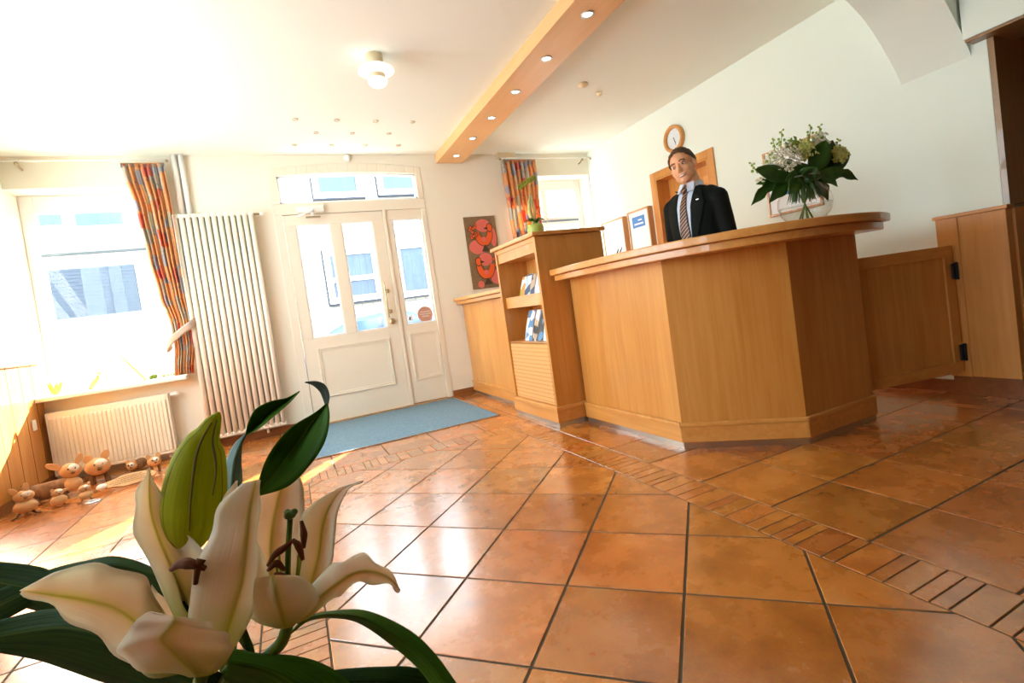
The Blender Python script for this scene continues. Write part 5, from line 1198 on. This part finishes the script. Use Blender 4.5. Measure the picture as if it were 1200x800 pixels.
for s in (-1, 1):
    f_ = lambda z, a, c: (z, min(s*a, s*c), max(s*a, s*c))
    patch('lapel', M['lapel'], [f_(1.485, 0.058, 0.088), f_(1.44, 0.055, 0.108), f_(1.40, 0.053, 0.122), f_(1.37, 0.051, 0.134), f_(1.30, 0.049, 0.118), f_(1.18, 0.042, 0.082), f_(1.04, 0.024, 0.042)], 0.007, solid=0.003)
b = MB(); b.box((0.095, -0.119, 1.385), (0.112, -0.113, 1.389)); b.obj('lapel_pin', M['steel'], man)
# shirt collar
def ringc(z, rx, ry, n=28, a0=-70, a1=250): return [(rx*math.cos(math.radians(a0+(a1-a0)*i/n)), 0.014+ry*math.sin(math.radians(a0+(a1-a0)*i/n)), z+0.012*math.sin(math.radians(a0+(a1-a0)*i/n))) for i in range(n+1)]
b = MB(); b.grid([ringc(1.470, 0.074, 0.076), ringc(1.495, 0.066, 0.069), ringc(1.524, 0.060, 0.064)]); b.obj('collar', M['shirt'], man, smooth=True, solid=0.004)
for s in (-1, 1):
    b = MB(); n = b.vs([(s*0.010, -0.062, 1.512), (s*0.050, -0.044, 1.520), (s*0.062, -0.074, 1.458), (s*0.028, -0.098, 1.456)]); b.face((n, n+1, n+2, n+3)); b.obj('collar_point', M['shirt'], man, solid=0.003)
# trousers, shoes, shirt cuffs
tr = MB(); ell_loft(tr, [(0.72, 0.165, 0.115, 0, 0), (0.85, 0.165, 0.115, 0, 0), (0.95, 0.155, 0.11, 0, 0)])
for s in (-1, 1): cap(tr, [Vector((s*0.09, 0, 0.80)), Vector((s*0.10, -0.01, 0.48)), Vector((s*0.10, 0.02, 0.10))], [0.088, 0.068, 0.056])
bake(tr.obj('trousers', M['suit'], man, remesh=0.010))
for s in (-1, 1):
    sh = MB(); sh.ball((s*0.10, -0.055, 0.045), (0.048, 0.128, 0.044), 16, 10); sh.obj('shoe', M['black'], man, smooth=True)
    A_ = [Vector(p) for p in arm[s]]; d = (A_[2]-A_[1]).normalized(); b = MB(); b.tube([A_[2]-d*0.01, A_[2]+d*0.045], [0.034, 0.032], 14); b.obj('cuff', M['shirt'], man, smooth=True)

# ================================================================== lilies in the foreground
lil = thing('lily_bouquet', 'large cream lilies with a green bud and dark leaves close in the foreground', 'flowers', (-0.07, 0.40, 0.42))
LO = Vector((-0.07, 0.40, 0.42))
def petal_mat():
    m = mat('lily_petal', srgb(236, 226, 200), 0.5, sub=0.0); nt, N, L, b = nodes(m)
    uvn = N.new('ShaderNodeUVMap'); sp = N.new('ShaderNodeSeparateXYZ'); L.new(uvn.outputs[0], sp.inputs[0])
    # rib: distance from the centre line; base: greenish throat
    s1 = N.new('ShaderNodeMath'); s1.operation = 'SUBTRACT'; s1.inputs[1].default_value = 0.5; ab = N.new('ShaderNodeMath'); ab.operation = 'ABSOLUTE'; L.new(sp.outputs[0], s1.inputs[0]); L.new(s1.outputs[0], ab.inputs[0])
    r1 = ramp(N, [(0.0, srgb(206, 196, 104)), (0.05, srgb(236, 218, 160)), (0.16, srgb(250, 228, 198)), (0.5, srgb(250, 246, 226))]); L.new(ab.outputs[0], r1.inputs[0])
    tc = N.new('ShaderNodeTexCoord'); nz = N.new('ShaderNodeTexNoise'); nz.inputs['Scale'].default_value = 14; nz.inputs['Detail'].default_value = 4; L.new(tc.outputs['Object'], nz.inputs['Vector'])
    r2_ = ramp(N, [(0.45, (0,0,0,1)), (0.75, (0.75,0.75,0.75,1))]); L.new(nz.outputs['Fac'], r2_.inputs[0])
    mx = N.new('ShaderNodeMix'); mx.data_type = 'RGBA'; mx.inputs[7].default_value = srgb(228, 190, 158); L.new(r2_.outputs[0], mx.inputs[0]); L.new(r1.outputs[0], mx.inputs[6])
    r3 = ramp(N, [(0.0, (1,1,1,1)), (0.30, (0,0,0,1))]); L.new(sp.outputs[1], r3.inputs[0])
    mx2 = N.new('ShaderNodeMix'); mx2.data_type = 'RGBA'; mx2.inputs[7].default_value = srgb(186, 186, 76); L.new(r3.outputs[0], mx2.inputs[0]); L.new(mx.outputs[2], mx2.inputs[6])
    L.new(mx2.outputs[2], b.inputs['Base Color'])
    # fine length-wise veins
    wv = N.new('ShaderNodeTexNoise'); wv.inputs['Scale'].default_value = 1.0; mp = N.new('ShaderNodeMapping'); mp.inputs['Scale'].default_value = (38, 2.0, 1); L.new(uvn.outputs[0], mp.inputs[0]); L.new(mp.outputs[0], wv.inputs['Vector'])
    bp = N.new('ShaderNodeBump'); bp.inputs['Strength'].default_value = 0.35; bp.inputs['Distance'].default_value = 0.001; L.new(wv.outputs['Fac'], bp.inputs['Height']); L.new(bp.outputs[0], b.inputs['Normal'])
    tr = N.new('ShaderNodeBsdfTranslucent'); ms = N.new('ShaderNodeMixShader'); ms.inputs[0].default_value = 0.55; L.new(mx2.outputs[2], tr.inputs[0]); out = N['Material Output']; L.new(b.outputs[0], ms.inputs[1]); L.new(tr.outputs[0], ms.inputs[2]); L.new(ms.outputs[0], out.inputs[0])
    return m
def green_mat(name, c1, c2, rib, tr_=0.15, rough=0.55):
    m = mat(name, c1, rough, spec=0.1); nt, N, L, b = nodes(m)
    uvn = N.new('ShaderNodeUVMap'); mp = N.new('ShaderNodeMapping'); mp.inputs['Scale'].default_value = (14, 1.2, 1); nz = N.new('ShaderNodeTexNoise'); nz.inputs['Scale'].default_value = 1.5; nz.inputs['Detail'].default_value = 3
    L.new(uvn.outputs[0], mp.inputs[0]); L.new(mp.outputs[0], nz.inputs['Vector']); r = ramp(N, [(0.35, c1), (0.65, c2)]); L.new(nz.outputs['Fac'], r.inputs[0])
    sp = N.new('ShaderNodeSeparateXYZ'); L.new(uvn.outputs[0], sp.inputs[0]); s1 = N.new('ShaderNodeMath'); s1.operation = 'SUBTRACT'; s1.inputs[1].default_value = 0.5; ab = N.new('ShaderNodeMath'); ab.operation = 'ABSOLUTE'; L.new(sp.outputs[0], s1.inputs[0]); L.new(s1.outputs[0], ab.inputs[0])
    r2_ = ramp(N, [(0.0, (0.8,0.8,0.8,1)), (0.03, (0,0,0,1))]); L.new(ab.outputs[0], r2_.inputs[0]); mx = N.new('ShaderNodeMix'); mx.data_type = 'RGBA'; mx.inputs[7].default_value = rib; L.new(r2_.outputs[0], mx.inputs[0]); L.new(r.outputs[0], mx.inputs[6]); L.new(mx.outputs[2], b.inputs['Base Color'])
    bp = N.new('ShaderNodeBump'); bp.inputs['Strength'].default_value = 0.3; bp.inputs['Distance'].default_value = 0.001; L.new(nz.outputs['Fac'], bp.inputs['Height']); L.new(bp.outputs[0], b.inputs['Normal'])
    if tr_:
        tr = N.new('ShaderNodeBsdfTranslucent'); ms = N.new('ShaderNodeMixShader'); ms.inputs[0].default_value = tr_; L.new(mx.outputs[2], tr.inputs[0]); out = N['Material Output']; L.new(b.outputs[0], ms.inputs[1]); L.new(tr.outputs[0], ms.inputs[2]); L.new(ms.outputs[0], out.inputs[0])
    return m
M['petal'] = petal_mat(); M['lleaf'] = green_mat('lily_leaf', srgb(58, 104, 14), srgb(74, 120, 22), srgb(104, 140, 44)); M['lleaf_dk'] = green_mat('lily_leaf_dark', srgb(26, 52, 8), srgb(42, 70, 12), srgb(84, 98, 30), 0.08, 0.7)
M['lleaf_under'] = green_mat('lily_leaf_underside', srgb(120, 140, 140), srgb(70, 104, 84), srgb(150, 166, 160), 0.1); M['budg'] = green_mat('lily_bud_green', srgb(186, 188, 34), srgb(168, 176, 30), srgb(92, 100, 18), 0.4, 0.6)
M['anther'] = bumpy(mat('rust_anther', srgb(104, 54, 18), 0.9), 200, 0.5); M['filament'] = mat('green_filament', srgb(150, 168, 50), 0.4); M['style'] = mat('green_style', srgb(78, 112, 30), 0.4); M['lstem'] = mottled('lily_stem', srgb(70, 104, 30), srgb(104, 134, 46), 12, 0.4)
def surf3(name, Lp, Cp, Rp, m_, n=30, k=12, th=0.0006, ruffle=0.0, par=lil, fold=1.0):
    """surface between a left edge, a middle line and a right edge, base first, tip last; points are (px, py, distance from the lens)"""
    to = lambda P_: [p-LO for p in smooth_pts([cp(*p) for p in P_], n+1)]
    A_, B_, C_ = to(Lp), to(Cp), to(Rp); rows = []
    for j in range(n+1):
        row = []
        for i in range(k+1):
            u = i/k
            if u < 0.5: t = u*2; s_ = t**0.85; p = A_[j].lerp(B_[j], s_)
            else: t = (1-u)*2; s_ = t**0.85; p = C_[j].lerp(B_[j], s_)
            e_ = abs(u-0.5)*2
            if ruffle: p = p + FW*(ruffle*e_**2*math.sin(j*0.75+(0 if u < 0.5 else 2.0)))
            row.append(p)
        rows.append(row)
    b = MB(); b.grid(rows); o = b.obj(name, m_, par, smooth=True)
    uv = o.data.uv_layers.new(name='UVMap')
    for p in o.data.polygons:
        for li, vi in zip(p.loop_indices, p.vertices): j, i = divmod(vi, k+1); uv.data[li].uv = (i/k, j/n)
    md = o.modifiers.new('so', 'SOLIDIFY'); md.thickness = th; md.offset = 0
    return o
def ltube(name, pts, r, m_, seg=10, par=lil, n=14):
    P_ = [p-LO for p in smooth_pts([cp(*p) for p in pts], n)]; rr = r if not isinstance(r, (list, tuple)) else [r[0]+(r[-1]-r[0])*i/(n-1) if len(r) == 2 else (r[0]+(r[1]-r[0])*2*i/(n-1) if i < n/2 else r[1]+(r[2]-r[1])*(2*i/(n-1)-1)) for i in range(n)]
    return MB().tube(P_, rr, seg).obj(name, m_, par, smooth=True)
# --- left flower
f1 = tag(empty('lily_flower', LO), None); f1.parent = lil; f1.location = (0, 0, 0)
surf3('petal', [(215,765,.335),(196,700,.345),(163,640,.35),(157,600,.352),(162,572,.352),(174,549,.35)], [(235,770,.35),(215,700,.362),(190,640,.368),(178,605,.366),(175,575,.36),(175,549,.352)], [(250,760,.35),(262,700,.35),(246,655,.352),(215,624,.354),(193,590,.354),(176,549,.352)], M['petal'], ruffle=0.0017, par=f1)
surf3('petal', [(228,792,.315),(185,700,.318),(160,672,.31),(115,661,.302),(70,668,.293),(25,691,.286)], [(222,790,.33),(180,748,.332),(140,715,.318),(100,703,.306),(60,697,.295),(25,692,.287)], [(215,790,.318),(168,790,.312),(137,765,.306),(98,737,.30),(60,712,.292),(26,694,.287)], M['petal'], ruffle=0.0020, par=f1)
surf3('petal', [(240,792,.305),(222,740,.305),(225,680,.312),(245,630,.325),(258,590,.333),(284,566,.34)], [(252,788,.315),(272,720,.315),(284,680,.318),(290,630,.326),(293,600,.334),(300,562,.340)], [(262,780,.33),(291,730,.332),(300,690,.335),(301,640,.338),(304,600,.340),(306,562,.341)], M['petal'], ruffle=0.0014, par=f1)
surf3('petal', [(236,780,.34),(228,700,.352),(243,650,.358),(256,608,.36),(264,580,.36),(277,563,.358)], [(250,775,.345),(252,700,.352),(262,650,.356),(268,610,.357),(273,585,.357),(278,563,.357)], [(262,770,.345),(276,700,.35),(280,650,.352),(280,610,.353),(280,585,.354),(279,563,.356)], M['petal'], ruffle=0.0014, par=f1)
surf3('petal', [(222,793,.306),(170,785,.300),(140,768,.294),(146,745,.290),(163,724,.287),(178,716,.286)], [(232,793,.300),(205,765,.288),(190,748,.282),(200,735,.279),(205,728,.279),(205,722,.281)], [(246,792,.305),(268,770,.300),(272,752,.295),(260,740,.289),(245,731,.286),(230,724,.285)], M['petal'], ruffle=0.0017, par=f1)
surf3('petal', [(215,785,.352),(190,740,.36),(178,700,.366),(180,670,.37),(190,650,.373),(205,632,.375)], [(230,785,.36),(222,740,.37),(215,700,.376),(213,670,.378),(215,650,.378),(214,630,.377)], [(245,785,.352),(256,740,.358),(256,700,.365),(250,670,.37),(240,650,.373),(225,632,.375)], M['petal'], par=f1)
ltube('anther', [(201,667,.318),(212,660,.314),(226,661,.312),(241,666,.313)], [0.0016, 0.0036, 0.0016], M['anther'], par=f1); ltube('anther', [(236,655,.314),(232,665,.312),(229,684,.312)], [0.0028, 0.0014], M['anther'], par=f1)
ltube('filament', [(226,760,.33),(228,710,.325),(229,664,.318)], [0.0014, 0.0010], M['filament'], par=f1)
# --- right flower
f2 = empty('lily_flower', (0,0,0)); f2.parent = lil
surf3('petal', [(320,728,.37),(292,690,.382),(288,640,.396),(294,600,.410),(305,570,.418),(330,545,.424)], [(325,725,.385),(318,680,.400),(318,630,.414),(325,590,.424),(332,565,.428),(338,543,.430)], [(332,728,.37),(346,690,.383),(356,640,.396),(357,600,.408),(354,565,.418),(342,545,.424)], M['petal'], par=f2)
surf3('petal', [(338,728,.37),(345,690,.378),(350,640,.384),(352,608,.384),(364,592,.380),(392,574,.370),(425,563,.360)], [(344,728,.376),(362,690,.385),(374,650,.388),(378,620,.386),(385,597,.379),(400,575,.370),(425,563,.360)], [(350,728,.37),(376,690,.37),(390,655,.37),(392,630,.37),(396,600,.368),(408,574,.364),(426,564,.360)], M['petal'], ruffle=0.0010, par=f2)
surf3('petal', [(340,728,.36),(362,690,.362),(385,665,.362),(405,655,.360),(428,650,.357),(450,664,.352),(469,691,.346)], [(345,730,.352),(372,702,.350),(398,682,.348),(420,670,.347),(440,670,.346),(456,677,.345),(469,691,.345)], [(350,733,.362),(375,712,.360),(397,699,.358),(412,686,.356),(436,682,.353),(456,687,.349),(469,692,.346)], M['petal'], ruffle=0.0037, par=f2)
surf3('petal', [(325,736,.345),(300,728,.342),(284,710,.340),(284,695,.338),(290,684,.336),(296,678,.336)], [(334,736,.335),(330,718,.322),(325,702,.318),(322,690,.319),(320,680,.322),(320,674,.325)], [(343,734,.345),(366,714,.345),(374,700,.344),(368,688,.342),(358,678,.338),(346,674,.335)], M['petal'], par=f2)
surf3('petal', [(326,734,.36),(298,720,.364),(284,690,.366),(281,660,.368),(284,640,.370),(292,626,.372)], [(330,733,.352),(312,715,.35),(300,690,.352),(296,665,.355),(294,645,.36),(293,626,.372)], [(334,734,.36),(326,715,.36),(318,690,.362),(312,660,.366),(304,640,.37),(294,626,.372)], M['petal'], par=f2)
ltube('style', [(336,725,.352),(337,680,.350),(338,640,.348),(340,608,.346)], [0.0021, 0.0019], M['style'], par=f2)
b = MB(); c = cp(340,603,.346)-LO; b.ball(c, (0.0042, 0.0042, 0.0030), 14, 8)
for k in range(3): b.ball(c+Vector((0.0028*math.cos(k*2.1), 0.0028*math.sin(k*2.1), 0.0012)), 0.0024, 8, 6)
b.obj('stigma', M['style'], f2, smooth=True)
for pa, pf in (([(314,662,.345),(322,650,.343),(334,641,.343),(343,633,.344)], [(334,715,.352),(330,680,.348),(327,650,.345)]), ([(343,632,.344),(350,640,.342),(355,656,.341)], [(338,715,.352),(347,680,.348),(350,650,.344)]), ([(353,610,.356),(356,626,.354),(356,642,.353)], [(340,715,.358),(350,670,.358),(355,630,.356)]), ([(314,668,.342),(324,660,.340),(334,668,.341)], [(332,715,.35),(328,690,.346),(324,663,.343)])):
    ltube('filament', pf, [0.0012, 0.0008], M['filament'], 8, f2); ltube('anther', pa, [0.0012, 0.0026, 0.0012], M['anther'], 10, f2)
ltube('anther', [(322,672,.343),(330,674,.341),(338,678,.342)], [0.001, 0.002, 0.001], M['anther'], 8, f2)
# --- bud
st = [(222,640,.372,14),(224,622,.372,26),(226,600,.372,32.5),(228,575,.372,33.5),(231,550,.372,30.5),(235,530,.372,25.5),(238,518,.372,19.5),(243,508,.372,13.5),(249,496,.372,9.5),(254,488,.372,5.5),(257,483,.372,1.0)]
ctr = smooth_pts([cp(a, b_, d) for a, b_, d, _ in st], 40); rad = [v.x for v in smooth_pts([Vector((r_, 0, 0)) for *_, r_ in st], 40)]
rings = []
for i, (c, r_) in enumerate(zip(ctr, rad)):
    t = (ctr[min(i+1, 39)]-ctr[max(i-1, 0)]).normalized(); sx_ = t.cross(FW).normalized(); sy_ = sx_.cross(t); R_ = max(r_, 0.5)/FOC*0.372; ring = []
    for k in range(48):
        a = 2*PI*k/48; g = 1-0.085*max(0, math.cos(3*(a-math.radians(95))))**10*min(1, r_/12) + 0.03*math.cos(3*a); ring.append(c-LO+(sx_*math.cos(a)*1.0+sy_*math.sin(a))*R_*g)
    rings.append(ring)
b = MB(); b.loft(rings); bo_ = b.obj('bud', M['budg'], lil, smooth=True)
uv = bo_.data.uv_layers.new(name='UVMap')
for p in bo_.data.polygons:
    for li, vi in zip(p.loop_indices, p.vertices): j, i = divmod(vi, 48); uv.data[li].uv = ((i/16.0) % 1.0, j/40)
for gp in ([(222,622,.351),(223,590,.3512),(226,560,.3525),(230,534,.356),(237,514,.361),(248,495,.367)], [(249,580,.3535),(253,555,.3555),(252,536,.3595),(249,515,.363),(254,492,.369)]):
    ltube('bud_groove', gp, [0.0004, 0.0010, 0.0005], mat('bud_groove_brown', srgb(116, 104, 34), 0.8), 8)
# --- leaves
surf3('leaf', [(300,581,.385),(304,560,.39),(315,532,.402),(338,503,.404),(368,484,.402),(381,474,.398)], [(300,580,.386),(320,556,.400),(342,528,.415),(360,503,.412),(374,484,.406),(382,472,.399)], [(300,582,.385),(335,571,.388),(358,551,.392),(379,521,.392),(386,492,.394),(384,470,.398)], M['lleaf'], th=0.0005)
surf3('leaf_tip', [(381,474,.398),(378,466,.396),(374,458,.394),(366,451,.392),(357,448,.391)], [(383,473,.397),(382,463,.395),(377,454,.393),(368,449,.391),(358,447.5,.390)], [(385,473,.396),(386,462,.394),(381,451,.392),(371,446.5,.391),(358,447,.390)], M['lleaf_under'], th=0.0005)
surf3('leaf', [(288,508,.42),(291,495,.42),(300,479,.42),(318,470,.422),(336,466,.424),(351,458,.426)], [(289,509,.425),(299,499,.43),(309,489,.432),(322,480,.430),(337,470,.428),(351,458,.426)], [(290,510,.42),(305,501,.415),(318,490,.414),(330,480,.416),(341,470,.42),(351,459,.425)], M['lleaf'], th=0.0005)
surf3('leaf', [(262,640,.405),(257,600,.41),(260,565,.415),(265,540,.417),(274,521,.419),(287,508,.42)], [(272,640,.40),(270,600,.402),(272,565,.405),(275,540,.410),(281,522,.415),(288,508,.42)], [(283,640,.405),(282,600,.41),(284,565,.415),(283,540,.417),(284,522,.419),(289,509,.42)], M['lleaf_under'], th=0.0005)
surf3('leaf', [(230,720,.36),(190,672,.37),(140,652,.378),(100,657,.382),(55,668,.386),(-10,694,.39)], [(230,724,.355),(185,678,.362),(140,662,.370),(100,667,.375),(55,683,.382),(-10,714,.39)], [(230,730,.36),(180,690,.37),(140,672,.378),(100,680,.382),(55,700,.386),(-10,735,.39)], M['lleaf_dk'])
surf3('leaf', [(200,760,.36),(140,720,.37),(100,690,.38),(60,668,.386),(30,661,.39),(-12,657,.395)], [(200,775,.352),(140,742,.358),(100,715,.368),(60,695,.376),(30,688,.384),(-12,680,.395)], [(200,790,.36),(140,765,.37),(100,742,.38),(60,722,.386),(30,712,.39),(-12,705,.395)], M['lleaf_dk'])
surf3('leaf', [(260,790,.345),(190,735,.35),(130,715,.355),(80,712,.36),(40,716,.365),(-14,730,.37)], [(250,810,.33),(180,768,.335),(125,745,.342),(80,735,.35),(40,738,.358),(-14,748,.37)], [(240,840,.345),(170,812,.35),(118,798,.355),(75,783,.36),(40,772,.365),(-14,762,.37)], M['lleaf_dk'])
surf3('leaf', [(337,742,.36),(362,722,.366),(395,715,.37),(432,716,.37),(480,738,.365),(512,768,.358),(545,815,.35)], [(338,743,.357),(363,724,.36),(395,720,.362),(430,726,.362),(476,753,.358),(506,782,.352),(535,822,.346)], [(339,744,.36),(363,727,.366),(395,724,.368),(425,732,.368),(468,763,.364),(496,790,.358),(522,828,.35)], M['lleaf'], th=0.0005)
surf3('leaf', [(275,760,.345),(310,766,.348),(345,768,.35),(380,778,.35),(410,800,.348),(440,840,.345)], [(268,775,.335),(305,782,.336),(335,795,.336),(360,815,.336),(380,840,.336),(400,870,.336)], [(262,795,.345),(290,812,.346),(310,835,.346),(325,855,.346),(340,875,.346),(355,900,.346)], M['lleaf'], th=0.0005)
surf3('leaf', [(385,786,.38),(410,783,.38),(445,781,.38),(480,781,.378),(515,790,.375),(560,815,.37)], [(385,800,.37),(410,800,.37),(445,800,.37),(480,803,.37),(515,812,.37),(556,830,.37)], [(385,830,.38),(410,835,.38),(445,838,.38),(480,838,.378),(515,838,.375),(552,842,.37)], M['lleaf_dk'])
surf3('leaf', [(278,725,.36),(278,745,.358),(284,757,.357),(291,766,.356),(298,775,.356)], [(281,725,.356),(285,745,.354),(290,757,.354),(295,766,.354),(299,775,.355)], [(284,725,.36),(292,745,.358),(297,757,.357),(299,766,.356),(300,775,.356)], M['lleaf'], th=0.0005)
ltube('stem', [(337,732,.352),(330,752,.352),(312,770,.352),(280,800,.35),(250,860,.36)], [0.0042, 0.0046], M['lstem'])
ltube('stem', [(237,790,.325),(232,810,.335),(238,840,.35),(248,890,.365)], [0.0042, 0.0048], M['lstem']); ltube('stem', [(222,640,.372),(232,700,.375),(240,780,.37),(250,880,.37)], [0.0032, 0.0044], M['lstem'])
ltube('stem', [(262,600,.405),(270,690,.40),(262,790,.385),(252,890,.375)], [0.0018, 0.004], M['lstem']); ltube('stem', [(300,770,.352),(280,775,.35),(255,800,.35),(240,850,.36)], [0.0022, 0.0036], M['lstem']); ltube('stem', [(300,581,.40),(296,640,.40),(280,720,.39),(255,850,.375)], [0.0012, 0.0036], M['lstem'])
# vase and side table that carry the lilies, below the picture
base = cp(250, 890, .37); lv = thing('flower_vase', 'cream vase holding the foreground lilies on the small side table', 'vase', (base.x, base.y, 0.36))
MB().lathe([(0.0, 0.0), (0.045, 0.0), (0.06, 0.03), (0.066, 0.10), (0.052, 0.16), (0.034, 0.19), (0.036, 0.21), (0.031, 0.21), (0.030, 0.19), (0.046, 0.15), (0.0, 0.02)], seg=32, cap=False).obj('vase_body', M['white'], lv, smooth=True)
st_ = thing('side_table', 'small round wooden side table carrying the foreground lily vase', 'table', (base.x, base.y, 0))
MB().lathe([(0.0, 0.33), (0.19, 0.33), (0.2, 0.337), (0.2, 0.352), (0.19, 0.359), (0.0, 0.359)], seg=40, cap=False).obj('table_top', M['wood'], st_)
for k in range(3): a = k*2*PI/3+0.4; MB().tube([(0.09*math.cos(a), 0.09*math.sin(a), 0.33), (0.16*math.cos(a), 0.16*math.sin(a), 0.0)], [0.016, 0.011], 10).obj('table_leg', M['wood'], st_)
ltube('main_stem', [(248,880,.366),(249,950,.374),(250,1060,.385)], [0.006, 0.006], M['lstem'])
